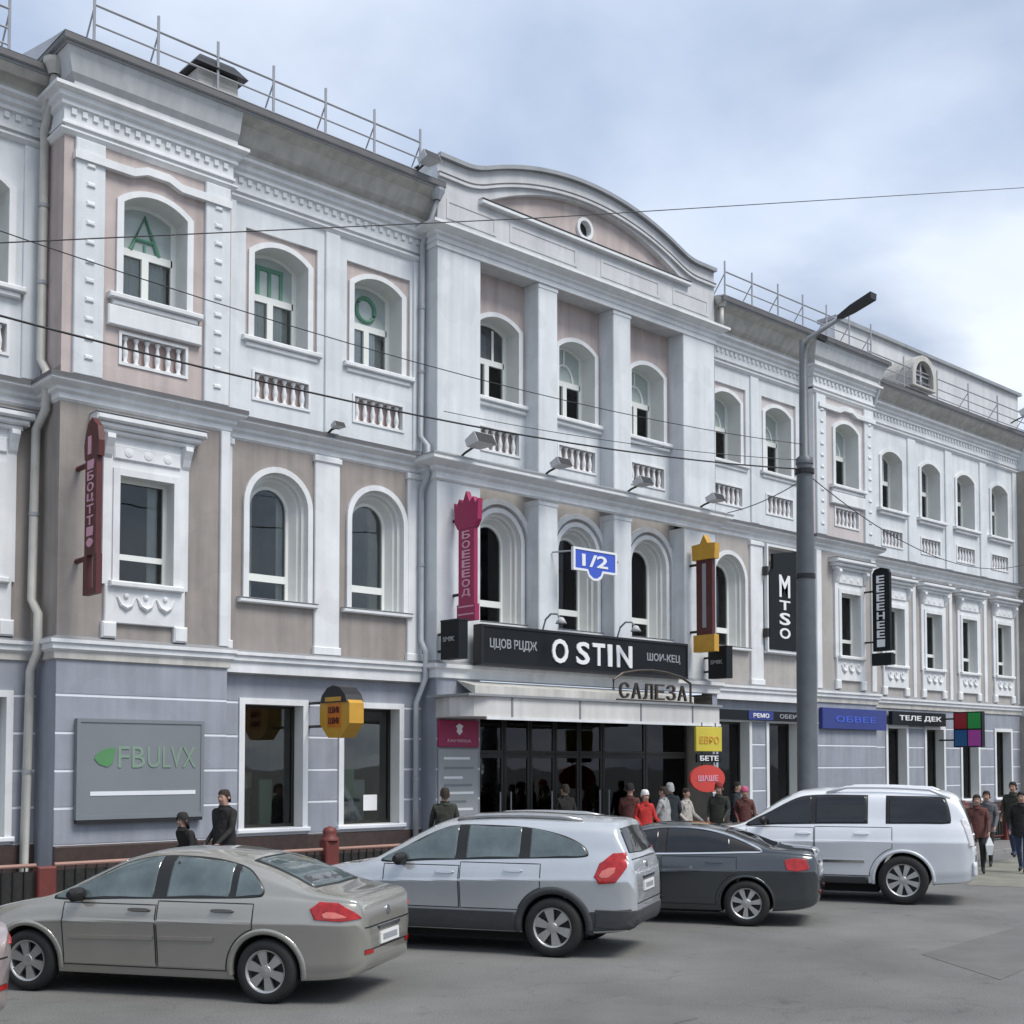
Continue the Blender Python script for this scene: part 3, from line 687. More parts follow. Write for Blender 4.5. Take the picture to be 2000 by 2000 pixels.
# rooms behind the glass, curtains and displays
for z0, z1, y0, yb in ((0.15, 4.05, 0.72, 3.2), (4.46, 8.72, 0.66, 2.6), (8.90, 13.0, 1.05, 2.6)):
    b = MB(); b.add([(-6,yb,z0),(43.9,yb,z0),(43.9,yb,z1),(-6,yb,z1)], [(0,1,2,3)]); b.add([(-6,y0,z0),(43.9,y0,z0),(43.9,yb,z0),(-6,yb,z0)], [(0,1,2,3)]); b.add([(-6,y0,z1),(43.9,y0,z1),(43.9,yb,z1),(-6,yb,z1)], [(3,2,1,0)])
    for x in (-6, 43.9): b.add([(x,-0.2,z0),(x,yb,z0),(x,yb,z1),(x,-0.2,z1)], [(0,1,2,3)])
    for x in (8.0, 11.35, 13.6, 16.3, 19.3, 21.8, 24.9, 27.4, 30.0, 33.4, 36.6, 39.0, 41.4):
        if z0 < 1 and 16.5 < x < 24.8: continue
        b.add([(x,y0,z0),(x,yb,z0),(x,yb,z1),(x,y0,z1)], [(0,1,2,3)])
    b.build('interior_shell', M['room'], bld)
def curtain(win, xa, xb, y, z0, z1, m_, folds=0.07):
    n = max(4, int(abs(xb-xa)/folds)*3); A = []; B_ = []
    for k in range(n+1):
        x = xa+(xb-xa)*k/n; yy = y+0.03*math.sin(k*2.1+xa*9); A.append((x,yy,z0)); B_.append((x,yy+0.01,z1))
    b = MB(); b.open_loft(A, B_); b.build('curtain', m_, win, smooth=True)
rc = random.Random(11)
for win in [c for c in bld.children if c.name.split('.')[0] == 'window']:
    x, y, z = win.location
    if abs(z-ZT) < 0.01:
        curtain(win, -0.5, -0.5+rc.uniform(0.44,0.5), 0.50, 0.02, 0.95, M['curtain']); curtain(win, 0.5-rc.uniform(0.42,0.5), 0.5, 0.56, 0.02, 0.95, M['curtain'])
    elif abs(z-ZB) < 0.001 or abs(z-5.45) < 0.001:
        yy = 0.58 if abs(z-ZB) < 0.001 else 0.42
        if rc.random() < 0.75: curtain(win, -0.44, -0.44+rc.uniform(0.1,0.3), yy, 0.02, 2.3 if yy > 0.5 else 1.8, M[rc.choice(['curtain2','curtain'])])
        if rc.random() < 0.6: curtain(win, 0.44-rc.uniform(0.1,0.35), 0.44, yy, 0.02, 2.3 if yy > 0.5 else 1.8, M[rc.choice(['curtain2','curtain'])])
    elif z < 2:
        for k in range(rc.randint(3, 5)):
            hw = rc.uniform(0.08, 0.2); xx = rc.uniform(-0.45, 0.45); hh = rc.uniform(0.3, 1.3); yy = rc.uniform(0.55, 1.4); zb = rc.choice([0.0, 0.0, 0.5])
            p = MB(); p.chbox(xx-hw, xx+hw, yy, yy+0.12, zb, zb+hh, 0.02); p.build('display_item', M[rc.choice(['stoneboard','maroon','bronze','curtain2','signgrey','letgreen','curtain'])], win)
        p = MB(); p.box(-0.6, 0.6, 0.5, 1.5, -0.06, -0.02); p.build('display_shelf', M['curtain2'], win)
# pilasters of the upper and first floor
def pil(x0, x1, z0, z1, y, p=0.06, m_='white_trim', cap=True):
    b = MB(); b.chbox(x0, x1, y-p, y, z0, z1, 0.015); o = b.build('pilaster', M[m_], bld)
    if cap:
        c = MB(); c.chbox(x0-0.03, x1+0.03, y-p-0.035, y, z1-0.14, z1-0.03, 0.015); c.build('capital', M['white_trim'], o)
        c = MB(); c.chbox(x0-0.03, x1+0.03, y-p-0.03, y, z0, z0+0.16, 0.015); c.build('base', M['white_trim'], o)
    return o
for x0, x1 in ((11.28,11.46),(13.28,13.86),(15.56,15.94),(25.2,25.5),(27.2,27.75),(29.5,29.82)): pil(x0, x1, Z1+0.06, 8.41, S2)
for x0, x1 in ((11.06,11.25),(29.86,30.1),(32.7,32.94)): pil(x0, x1, Z1+0.06, 8.41, S1, cap=False)
for x0, x1 in ((33.3,33.6),(36.55,36.75),(38.9,39.1),(41.3,41.5),(43.75,44)): pil(x0, x1, Z1+0.06, 8.41, S0, 0.04, cap=False)
for x0, x1 in ((8.28,8.80),(10.70,11.20),(29.92,30.4),(32.4,32.9)):
    o = pil(x0, x1, 8.88, 12.93, S1, 0.07, 'white', cap=False)
    for k in range(11):
        z = 9.15+k*0.33
        c = MB(); c.chbox((x0+x1)/2-0.075, (x0+x1)/2+0.075, S1-0.10, S1-0.07, z, z+0.08, 0.02); c.build('relief_block', M['white_trim'], o)
for x0, x1 in ((11.28,11.5),(13.5,13.84),(15.7,15.94),(25.18,25.4),(27.28,27.64),(29.6,29.83)): pil(x0, x1, 8.88, 12.93, S2, 0.05, 'white', cap=False)
for x0, x1 in ((7.75,8.08),(33.4,33.8),(36.35,36.85),(38.75,39.2),(41.15,41.6),(43.6,44)): pil(x0, x1, 8.88, 12.93, S0, 0.05, 'white', cap=False)
for cx in (9.75, 31.5):                                     # apron block and raised hood line over the projecting bays
    b = MB(); b.chbox(cx-0.88, cx+0.88, S1-0.10, S1, 9.86, 10.21, 0.02); b.build('apron', M['white_trim'], bld)
    b = MB()
    for seg in (((cx-1.5,12.62),(cx-0.45,12.62)),((cx-0.45,12.62),(cx-0.2,12.72)),((cx-0.2,12.72),(cx+0.2,12.72)),((cx+0.2,12.72),(cx+0.45,12.62)),((cx+0.45,12.62),(cx+1.45,12.62))):
        (xa,za_),(xb,zb_) = seg; b.prism([(xa,za_-0.07),(xb,zb_-0.07),(xb,zb_+0.07),(xa,za_+0.07)], S1-0.12, S1)
    b.build('hood_moulding', M['white_trim'], bld)

# roof railings, chimney, dormer, attic
def railing(x0, x1, y, z, n):
    b = MB(); b.tube([(x0,y,z+0.74),(x1,y,z+0.74)], 0.022, 6); r0 = b.build('roof_railing', M['steel'], bld)
    b = MB(); b.tube([(x0,y,z+0.40),(x1,y,z+0.40)], 0.018, 6); b.build('lower_rail', M['steel'], r0)
    b = MB(); b.tube([(x0,y,z+0.12),(x1,y,z+0.12)], 0.018, 6); b.build('lower_rail', M['steel'], r0)
    for k in range(n+1):
        x = x0+(x1-x0)*k/n
        b = MB(); b.tube([(x,y,z-0.1),(x,y,z+1.02)], 0.026, 6); b.tube([(x,y+0.55,z),(x,y,z+0.7)], 0.016, 5); b.build('post', M['steel'], r0)
railing(-5.8, 7.3, 0.1, 14.2, 6); railing(8.5, 15.5, -0.5, 14.5, 6); railing(25.6, 32.6, -0.5, 14.5, 6); railing(33.4, 43.8, 0.1, 14.3, 5)
b = MB(); b.box(10.5,11.3,-0.4,0.4,14.5,14.98); ch = b.build('chimney', M['soffit'], bld)
b = MB(); b.add([(10.36,-0.55,15.0),(11.44,-0.55,15.0),(11.44,0.55,15.0),(10.36,0.55,15.0),(10.55,-0.35,15.26),(11.25,-0.35,15.26),(11.25,0.35,15.26),(10.55,0.35,15.26)], [(0,3,2,1),(4,5,6,7),(0,1,5,4),(1,2,6,5),(2,3,7,6),(3,0,4,7)]); b.build('cowl', M['black'], ch)
b = MB(); b.box(33.6, 46, 1.4, 1.9, 14.4, 16.42); at = b.build('attic_wall', M['grey_white'], bld)
b = MB(); b.box(33.5, 46.1, 1.28, 2.0, 16.421, 16.53); b.build('coping', M['flash'], at)
dm = arch(36.6, 1.5, 14.5, 14.95, 0.62, 14); di = arch(36.6, 1.1, 14.55, 14.95, 0.44, 14)
b = MB(); b.ring(dm, di, 0.0, 1.4); dor = b.build('dormer', M['soffit'], bld)
b = MB(); b.prism(di, 0.2, 0.24); b.build('pane', M['glass2'], dor)
b = MB(); b.box(36.57,36.63,0.14,0.2,14.55,15.37); b.box(36.06,37.14,0.15,0.2,14.93,14.98); b.build('muntin', M['grey_white'], dor)

# downpipes
def downpipe(path, m_, r=0.065):
    b = MB(); b.tube(path, r, 10); o = b.build('downpipe', m_, bld, smooth=True)
    for p, q in zip(path, path[1:]):
        if abs(p[2]-q[2]) > 1.8:
            n = max(1, int(abs(p[2]-q[2])/1.8))
            for k in range(1, n+1):
                t = k/(n+1); c = [p[i]+(q[i]-p[i])*t for i in range(3)]
                b = MB(); b.lathe([(r+0.012,-0.03),(r+0.012,0.03)], 10, c); b.build('clamp', M['steel'], o)
    z = path[0][2]
    b = MB(); b.lathe([(r+0.02,-0.02),(r+0.11,0.16),(r+0.12,0.24)], 10, (path[0][0],path[0][1],z)); b.build('hopper', m_, o)
downpipe([(8.0,-0.10,14.0),(8.0,0.30,13.2),(8.0,0.32,9.2),(8.0,0.06,8.95),(8.0,0.06,8.3),(7.95,0.34,8.0),(7.93,0.36,5.1),(7.96,0.14,4.85),(7.96,0.14,4.2),(7.93,0.36,3.9),(7.88,0.38,0.5),(7.86,0.2,0.34)], M['pipe'], 0.075)
downpipe([(15.85,-0.62,14.1),(15.85,-0.14,13.3),(15.83,-0.12,9.2),(15.83,-0.36,8.95),(15.83,-0.36,8.35),(15.84,-0.14,8.05),(15.84,-0.14,4.9),(15.84,-0.30,4.65),(15.84,-0.30,4.1),(15.72,-0.14,3.6),(15.72,-0.14,0.45)], M['pipe2'], 0.06)
downpipe([(25.3,-0.62,14.2),(25.3,-0.62,13.75),(25.3,-0.14,13.2),(25.3,-0.12,9.0)], M['pipe'], 0.06)
downpipe([(33.1,-0.4,14.2),(33.05,-0.45,13.6),(33.3,0.34,12.2),(33.3,0.36,9.0)], M['pipe2'], 0.07)

# entrance recess with glazed doors
b = MB(); b.add([(17.15,3.0,0.12),(24.95,3.0,0.12),(24.95,3.0,4.1),(17.15,3.0,4.1)], [(0,1,2,3)])
b.add([(17.15,-0.48,0.12),(17.15,3.0,0.12),(17.15,3.0,4.1),(17.15,-0.48,4.1)], [(0,1,2,3)]); b.add([(24.95,-0.48,0.12),(24.95,3.0,0.12),(24.95,3.0,4.1),(24.95,-0.48,4.1)], [(3,2,1,0)])
b.add([(17.15,-0.48,4.0),(24.95,-0.48,4.0),(24.95,3.0,4.0),(17.15,3.0,4.0)], [(3,2,1,0)])
entr = b.build('entrance_recess', M['room'], bld)
nd = 7
DX = [17.2, 18.55, 19.35, 20.15, 20.95, 21.75, 23.3, 24.9]
for k in range(nd):
    x0, x1 = DX[k], DX[k+1]
    d = MB(); d.ring(rect(x0+0.01,x1-0.01,0.14,2.55), rect(x0+0.08,x1-0.08,0.24,2.46), 0.30, 0.36); d.ring(rect(x0+0.01,x1-0.01,2.56,3.95), rect(x0+0.07,x1-0.07,2.63,3.88), 0.30, 0.36)
    dr = d.build('door', M['doorframe'], bld)
    p = MB(); p.prism(rect(x0+0.08,x1-0.08,0.24,2.46), 0.325, 0.335); p.build('pane', M['clearshop'], dr)
    p = MB(); p.prism(rect(x0+0.07,x1-0.07,2.63,3.88), 0.325, 0.335); p.build('pane', M['clearshop'], dr)
    p = MB(); hx = x1-0.16 if k % 2 == 0 else x0+0.16; p.tube([(hx,0.24,0.9),(hx,0.24,1.7)], 0.018, 8); p.build('handle', M['steel'], dr)
for k, (xa, xb, za_, zb_) in enumerate(((18.55,18.85,2.7,3.6),(19.75,19.88,2.8,3.7),(20.25,20.40,1.9,2.8),(21.35,21.45,3.0,3.8),(17.3,18.0,1.35,1.5))):
    p = MB(); p.prism(rect(xa,xb,za_,zb_), 2.4, 2.44); p.build('display_panel', M['stoneboard'], entr)
for k in range(16):
    xa = random.uniform(17.4, 24.2); za_ = random.uniform(0.3, 2.6); wd_ = random.uniform(0.12, 0.4); hh = random.uniform(0.2, 0.7)
    p = MB(); p.prism(rect(xa, xa+wd_, za_, za_+hh), random.uniform(0.5,2.6), 2.7); p.build('display_block', M[random.choice(['signgrey','bronze','maroon','stoneboard','curtain2','curtain'])], entr)
# canopy over the entrance
cn = [(15.95,-0.5),(15.75,-1.2),(15.78,-1.5),(15.95,-1.72),(16.3,-1.8),(23.6,-1.8),(23.6,-0.5)]
b = MB(); n_ = len(cn)
b.add([(x,y,3.28) for x,y in cn]+[(x,y,3.68) for x,y in cn], [tuple(reversed(range(n_))), tuple(range(n_,2*n_))]+[(k,(k+1)%n_,(k+1)%n_+n_,k+n_) for k in range(n_)])
canopy = b.build('canopy', M['canopy'], bld, recalc=True)
for x in (16.9, 18.86, 20.8, 22.6):
    p = MB(); p.box(x-0.02, x+0.02, -1.815, -1.79, 3.27, 3.69); p.build('panel_joint', M['signgrey'], canopy)
p = MB(); p.box(16.2, 23.62, -1.83, -1.79, 3.22, 3.278); p.build('lower_trim', M['white_trim'], canopy)
p = MB(); p.box(15.7, 23.65, -1.86, -0.5, 3.682, 3.73); p.build('drip_edge', M['flash'], canopy)
p = MB(); p.add([(16.5,-1.1,3.74),(23.5,-1.1,3.74),(23.5,-0.5,4.08),(16.5,-0.5,4.08),(16.5,-1.1,3.95),(23.5,-1.1,3.95)], [(0,1,5,4),(4,5,2,3),(0,4,3)]); p.build('upper_tier', M['soffit'], canopy)

# floodlights standing on the ledges
def floodlight(x, y, z, label, rz=0.0, s=1.0):
    t = thing('floodlight', label, 'floodlight', (x, y, z), rz, 'floodlights aimed at the facade')
    b = MB(); vs = [(-0.2*s,-0.55*s,0.10*s),(0.2*s,-0.55*s,0.10*s),(0.14*s,-0.2*s,0.08*s),(-0.14*s,-0.2*s,0.08*s),(-0.2*s,-0.45*s,0.28*s),(0.2*s,-0.45*s,0.28*s),(0.14*s,-0.15*s,0.2*s),(-0.14*s,-0.15*s,0.2*s)]
    b.add(vs, [(0,3,2,1),(4,5,6,7),(0,1,5,4),(1,2,6,5),(2,3,7,6),(3,0,4,7)]); b.build('housing', M['grey_white'], t)
    b = MB(); b.add([(-0.19*s,-0.553*s,0.105*s),(0.19*s,-0.553*s,0.105*s),(0.19*s,-0.453*s,0.275*s),(-0.19*s,-0.453*s,0.275*s)], [(0,1,2,3)]); b.build('lens', M['black'], t)
    b = MB(); b.tube([(0,0.15,0.0),(0,0.0,0.06),(0,-0.3*s,0.12*s)], 0.025, 6); b.build('arm', M['blackmetal'], t)
    return t
floodlight(16.55, -0.72, 8.80, 'dark floodlight on the ledge beside the grey downpipe, left end of portico', s=1.3)
floodlight(19.0, -0.72, 8.80, 'small floodlight on the ledge in front of the left portico pillar')
floodlight(21.7, -0.72, 8.80, 'small floodlight on the ledge in front of the right portico pillar')
floodlight(24.4, -0.72, 8.80, 'floodlight on the right end of the portico ledge above amber sign')
floodlight(13.55, -0.2, 8.85, 'tiny floodlight on the ledge between the two taupe arched windows', s=0.6)
floodlight(42.5, -0.15, 14.45, 'dark floodlight on the eave near the far right end', s=1.6)
floodlight(15.4, -0.55, 14.55, 'floodlight on the roof edge beside the left shoulder of the pediment', s=1.0)

# neighbouring building at the right edge
nb = thing('pale_building', 'pale blue white building at the right edge beyond the classical facade', 'building', (50, 0, 0), keepworld=True)
b = MB(); b.box(44.0, 58, 0.25, 9, 0.1, 14.0); b.build('wall', M['white'], nb)
b = MB(); b.box(43.8, 58.3, -0.05, 9.3, 14.001, 14.3); b.build('cornice', M['grey_white'], nb)
b = MB(); b.add([(43.8,-0.05,14.31),(58.3,-0.05,14.31),(58.3,5,17),(43.8,5,17)], [(0,1,2,3)]); b.build('roof', M['roof'], nb)
b = MB(); b.box(43.99, 58, 0.18, 0.248, 0.1, 1.0); b.build('plinth', M['plinth'], nb)
for x in (46, 49, 52):
    for z in (1.4, 5.4, 10.2):
        p = MB(); p.ring(rect(x-0.6,x+0.6,z,z+1.9), rect(x-0.48,x+0.48,z+0.1,z+1.8), 0.19, 0.26); o = p.build('window', M['frame'], nb)
        p = MB(); p.prism(rect(x-0.48,x+0.48,z+0.1,z+1.8), 0.235, 0.245); p.build('pane', M['glass'], o)

# ================================================================== SIGNS
def blade(name, label, cat, x, ya, yb, z0, z1, th, m_, brackets=(), ywall=0.0, edge=None):
    """sign standing out from the wall: face towards -x, from ya (wall side) to yb (outer)"""
    t = thing(name, label, cat, (x, (ya+yb)/2, z0), keepworld=True)
    b = MB(); b.box(x-th/2, x+th/2, yb, ya, z0, z1); b.build('panel', m_, t)
    for zb in brackets:
        b = MB(); b.tube([(x, ya-0.02, zb), (x, ywall+0.02, zb)], 0.03, 6); b.build('bracket', M['blackmetal'], t)
    return t
def poly_yz(mb, pts, x0, x1):                                # prism from an outline in (y,z), thickness in x
    n = len(pts)
    mb.add([(x0,y,z) for y,z in pts]+[(x1,y,z) for y,z in pts], [tuple(range(n)), tuple(range(2*n-1,n-1,-1))]+[(k,k+n,(k+1)%n+n,(k+1)%n) for k in range(n)])
    return mb
def stack_letters(t, letters, x, ya, yb, ztop, zbot, m_, hs=None, bold=True):
    n = len(letters); hs = hs or [1]*n; tot = sum(hs); z = ztop
    for ch, h in zip(letters, hs):
        d = (ztop-zbot)*h/tot
        if ch != ' ': fit_text(ch, ya, yb, z-d*0.86, z-d*0.04, x, m_, t, plane='yz', bold=bold)
        z -= d

# maroon blade sign with pierced crest and bracketed foot
t = thing('blade_sign', 'narrow maroon vertical blade sign with pierced crest beside the hooded window', 'sign', (8.42, -0.95, 5.12), keepworld=True)
X = 8.42
b = MB(); poly_yz(b, [(-0.72,5.75),(-1.16,5.75),(-1.16,7.35),(-0.72,7.35)], X-0.05, X+0.05); b.build('panel', M['maroon'], t, recalc=True)
crest = [(-0.68,7.35),(-1.22,7.35),(-1.24,7.6),(-1.18,7.85),(-1.08,7.92),(-0.95,8.02),(-0.80,7.94),(-0.72,7.80),(-0.66,7.6)]
b = MB(); poly_yz(b, crest, X-0.05, X+0.05); b.build('crest', M['maroon'], t, recalc=True)
b = MB(); poly_yz(b, [(-0.82,7.42),(-0.95,7.42),(-0.95,7.72),(-0.82,7.72)], X-0.058, X-0.05); b.build('ornament', M['pinklet'], t, recalc=True)
foot_o = [(-0.68,5.10),(-1.20,5.10),(-1.20,5.73),(-0.68,5.73)]
for q in ([(-0.68,5.10),(-0.82,5.10),(-0.82,5.75),(-0.68,5.75)], [(-1.06,5.10),(-1.20,5.10),(-1.20,5.75),(-1.06,5.75)], [(-0.82,5.10),(-1.06,5.10),(-1.06,5.2),(-0.82,5.2)]):
    b = MB(); poly_yz(b, q, X-0.05, X+0.05); b.build('foot_bar', M['maroon'], t, recalc=True)
for zb in (7.28, 5.72):
    b = MB(); b.tube([(X,-0.72,zb),(X,-0.29,zb)], 0.045, 6); b.build('bracket', M['maroon'], t)
stack_letters(t, 'IБОЦTTI•', X-0.05, -0.82, -1.06, 7.32, 5.85, M['pinklet'])

# magenta blade sign
X = 16.42
t = thing('blade_sign', 'magenta vertical blade sign with spiky flower top on the left portico pier', 'sign', (X, -0.98, 5.3), keepworld=True)
b = MB(); poly_yz(b, [(-0.72,5.45),(-1.22,5.45),(-1.22,7.2),(-0.72,7.2)], X-0.05, X+0.05); b.build('panel', M['magenta'], t, recalc=True)
pts = [(-0.70,7.2),(-1.24,7.2),(-1.34,7.35),(-1.36,7.78),(-1.27,7.70),(-1.19,7.84),(-1.08,7.74),(-0.97,7.98),(-0.86,7.74),(-0.75,7.84),(-0.67,7.70),(-0.58,7.78),(-0.60,7.35)]
b = MB(); poly_yz(b, pts, X-0.06, X+0.06); b.build('flower_top', M['magenta'], t, recalc=True)
b = MB(); poly_yz(b, [(-0.68,5.28),(-1.26,5.28),(-1.26,5.62),(-0.68,5.62)], X-0.06, X+0.06); b.build('foot', M['magenta'], t, recalc=True)
for z in (5.40, 5.56):
    b = MB(); poly_yz(b, [(-0.72,z),(-1.22,z),(-1.22,z+0.03),(-0.72,z+0.03)], X-0.066, X-0.06); b.build('stripe', M['pinklet'], t, recalc=True)
for zb in (7.42, 5.85):
    b = MB(); b.tube([(X,-0.74,zb),(X,-0.49,zb)], 0.035, 6); b.build('bracket', M['blackmetal'], t)
stack_letters(t, 'БOEEEOД', X-0.05, -0.84, -1.1, 7.16, 5.75, M['pinklet'])

# small black box signs
for X, lab in ((16.02, 'small black box sign with one white line at the left end of the shop banner'), (24.65, 'small black box sign with one white line below the amber blade sign')):
    t = blade('box_sign', lab, 'sign', X, -0.72, -1.30, 4.46, 5.24, 0.24, M['signblack'], (5.0, 4.65), -0.5)
    fit_text('SMIK', -0.80, -1.18, 4.82, 4.92, X-0.12, M['letgrey'], t, plane='yz', bold=True)
    b = MB(); b.box(X-0.125, X+0.125, -1.31, -0.71, 5.24, 5.27); b.build('rim', M['blackmetal'], t)

# amber and maroon blade sign
X = 24.12
t = thing('blade_sign', 'vertical blade sign with amber ends and dark maroon middle on right portico pier', 'sign', (X, -1.0, 5.1), keepworld=True)
b = MB(); poly_yz(b, [(-0.74,5.5),(-1.24,5.5),(-1.24,7.4),(-0.74,7.4)], X-0.06, X+0.06); b.build('panel', M['maroon'], t, recalc=True)
b = MB(); poly_yz(b, [(-0.64,7.4),(-1.34,7.4),(-1.36,7.78),(-1.12,7.80),(-1.0,8.02),(-0.88,7.80),(-0.62,7.78)], X-0.09, X+0.09); b.build('top_crest', M['yellow'], t, recalc=True)
b = MB(); poly_yz(b, [(-0.66,5.1),(-1.32,5.1),(-1.32,5.52),(-0.66,5.52)], X-0.09, X+0.09); b.build('foot', M['yellow'], t, recalc=True)
b = MB(); poly_yz(b, [(-0.93,5.7),(-1.05,5.7),(-1.05,7.3),(-0.93,7.3)], X-0.066, X-0.06); b.build('stripe', M['letgrey'], t, recalc=True)
for zb in (7.3, 5.62):
    b = MB(); b.tube([(X,-0.76,zb),(X,-0.49,zb)], 0.035, 6); b.build('bracket', M['blackmetal'], t)

# black narrow blade sign on the far projecting bay
X = 32.3
t = blade('blade_sign', 'narrow black vertical sign with stacked white letters on the far projecting bay', 'sign', X, -0.66, -1.22, 5.62, 7.9, 0.12, M['signblack'], (7.4, 5.9), -0.3)
b = MB(); poly_yz(b, [(-0.66,7.9),(-1.22,7.9),(-1.16,8.02),(-0.94,8.08),(-0.72,8.02)], X-0.06, X+0.06); b.build('rounded_top', M['signblack'], t, recalc=True)
b = MB(); b.box(X-0.07, X+0.07, -1.26, -0.62, 5.2, 5.56); b.build('lower_box', M['signblack'], t)
stack_letters(t, 'EEEEHEEI', X-0.06, -0.80, -1.06, 7.85, 5.7, M['letwhite'])

# black banner filling the arched window
t = thing('window_banner', 'tall black banner with four stacked white letters covering the arched window', 'banner', (28.55, -0.2, 5.45), keepworld=True)
b = MB(); b.prism([(27.85,5.47),(29.18,5.47),(29.18,8.28),(28.02,8.1),(28.02,7.7),(27.85,7.5)], -0.2, -0.12); b.build('panel', M['signblack'], t)
for s_, z0, z1 in (('M',6.93,7.55),('T',6.58,6.84),('S',6.16,6.5),('O',5.78,6.08)):
    fit_text(s_, 28.28, 28.78, z0, z1, -0.2, M['letwhite'], t, bold=True)
b = MB(); b.ring(rect(27.78,29.3,5.38,8.36), rect(27.84,29.19,5.46,8.29), -0.17, -0.06); b.build('frame', M['white_trim'], t)
for zb in (7.6, 5.9):
    b = MB(); b.box(27.70,27.78,-0.22,-0.07,zb-0.12,zb+0.12); b.build('clamp', M['black'], t)

# main shop banner
t = thing('shop_banner', 'long black shop banner with large white lettering above the entrance canopy', 'sign', (20.1, -0.8, 4.43), keepworld=True)
b = MB(); b.box(16.85, 23.46, -0.92, -0.68, 4.43, 5.23); b.build('panel', M['signblack'], t)
b = MB(); b.ring(rect(16.82,23.49,4.40,5.26), rect(16.87,23.44,4.45,5.21), -0.94, -0.67); b.build('rim', M['blackmetal'], t)
fit_text('O', 18.86, 19.36, 4.55, 5.09, -0.92, M['letwhite'], t, bold=True, ext=0.03)
for s_, a, c in (('S',19.62,20.04),('T',20.14,20.54),('I',20.64,20.78),('N',20.94,21.46)):
    fit_text(s_, a, c, 4.56, 5.07, -0.92, M['letwhite'], t, bold=True, ext=0.03)
fit_text('ЦЦОВ РЦДЖ', 17.06, 18.42, 4.74, 4.98, -0.92, M['letgrey'], t, bold=True)
fit_text('ШОИ-КЕЦ', 22.0, 23.2, 4.74, 4.96, -0.92, M['letgrey'], t, bold=True)
for x in (17.2, 20.2, 23.1):
    b = MB(); b.tube([(x,-0.7,4.8),(x,-0.45,4.8)], 0.03, 6); b.build('bracket', M['blackmetal'], t)

# gooseneck lamps over the banner
for x, lab in ((18.75,'small white gooseneck lamp over the middle left of the shop banner'),(21.15,'small white gooseneck lamp over the middle right of the shop banner')):
    t = thing('gooseneck_lamp', lab, 'lamp', (x,-0.8,5.25), group='gooseneck lamps over the banner')
    b = MB(); b.tube([(0,0.05,0),(0,-0.05,0.25),(0,-0.22,0.36),(0,-0.42,0.34),(0,-0.52,0.22)], 0.022, 6); b.build('arm', M['signgrey'], t)
    b = MB(); b.lathe([(0.02,0.10),(0.06,0.08),(0.13,-0.04),(0.12,-0.04)], 12, (0,-0.54,0.16)); b.build('shade', M['grey_white'], t, smooth=True)

# map overlay marker, built as a solid plate on added brackets
t = thing('map_number_marker', 'bright blue map marker reading 1/2, built as a plate before the middle arched window', 'sign', (20.16, -1.0, 6.5), keepworld=True)
pl = [(19.52,6.72),(19.92,6.72),(19.98,6.60),(20.1,6.53),(20.22,6.53),(20.34,6.60),(20.4,6.72),(20.82,6.72),(20.82,7.14),(19.52,7.14)]
po = [(19.46,6.67),(19.89,6.67),(19.95,6.55),(20.08,6.48),(20.24,6.48),(20.37,6.55),(20.43,6.67),(20.88,6.67),(20.88,7.19),(19.46,7.19)]
b = MB(); b.prism(pl, -1.0, -0.95); b.build('plate', M['addr'], t)
b = MB(); b.ring(po, pl, -1.015, -0.94, back=True); b.build('rim', M['letwhite'], t)
fit_text('1/2', 19.74, 20.58, 6.78, 7.06, -1.0, M['letwhite'], t, bold=True)
for x in (19.44, ):
    b = MB(); b.tube([(19.5,-0.96,7.1),(19.3,-0.5,7.1)], 0.02, 6); b.build('bracket', M['steel'], t)
b = MB(); b.tube([(20.85,-0.96,7.1),(21.45,-0.5,7.1)], 0.02, 6); b.build('bracket', M['steel'], t)

# orange octagonal drum sign
X = 13.2
t = thing('drum_sign', 'orange octagonal drum sign with black cap between the two shop windows', 'sign', (X, -1.1, 2.86), keepworld=True)
oc = lambda r, sy=1.0: [(-1.12 - sy*r*math.cos(PI/8+k*PI/4), 3.27 + r*0.92*math.sin(PI/8+k*PI/4)) for k in range(8)]
b = MB(); poly_yz(b, oc(0.53), X-0.16, X+0.16); b.build('drum', M['yellow'], t, recalc=True)
b = MB(); poly_yz(b, [(-0.90,3.02),(-1.34,3.02),(-1.34,3.46),(-0.90,3.46)], X-0.172, X-0.16); b.build('face', M['orange'], t, recalc=True)
b = MB(); poly_yz(b, [(-0.68,3.48),(-1.56,3.48),(-1.50,3.62),(-1.32,3.76),(-1.12,3.80),(-0.92,3.76),(-0.74,3.62)], X-0.19, X+0.19); b.build('cap', M['black'], t, recalc=True)
b = MB(); poly_yz(b, [(-0.86,3.50),(-1.38,3.50),(-1.38,3.58),(-0.86,3.58)], X-0.198, X-0.19); b.build('cap_label', M['yellow'], t, recalc=True)
for z in (3.34, 3.14):
    fit_text('ШИI', -0.95, -1.29, z-0.06, z+0.06, X-0.172, M['maroon'], t, plane='yz', bold=True)
for zb in (3.5, 3.05):
    b = MB(); b.tube([(X,-0.66,zb),(X,-0.02,zb)], 0.03, 6); b.build('bracket', M['blackmetal'], t)

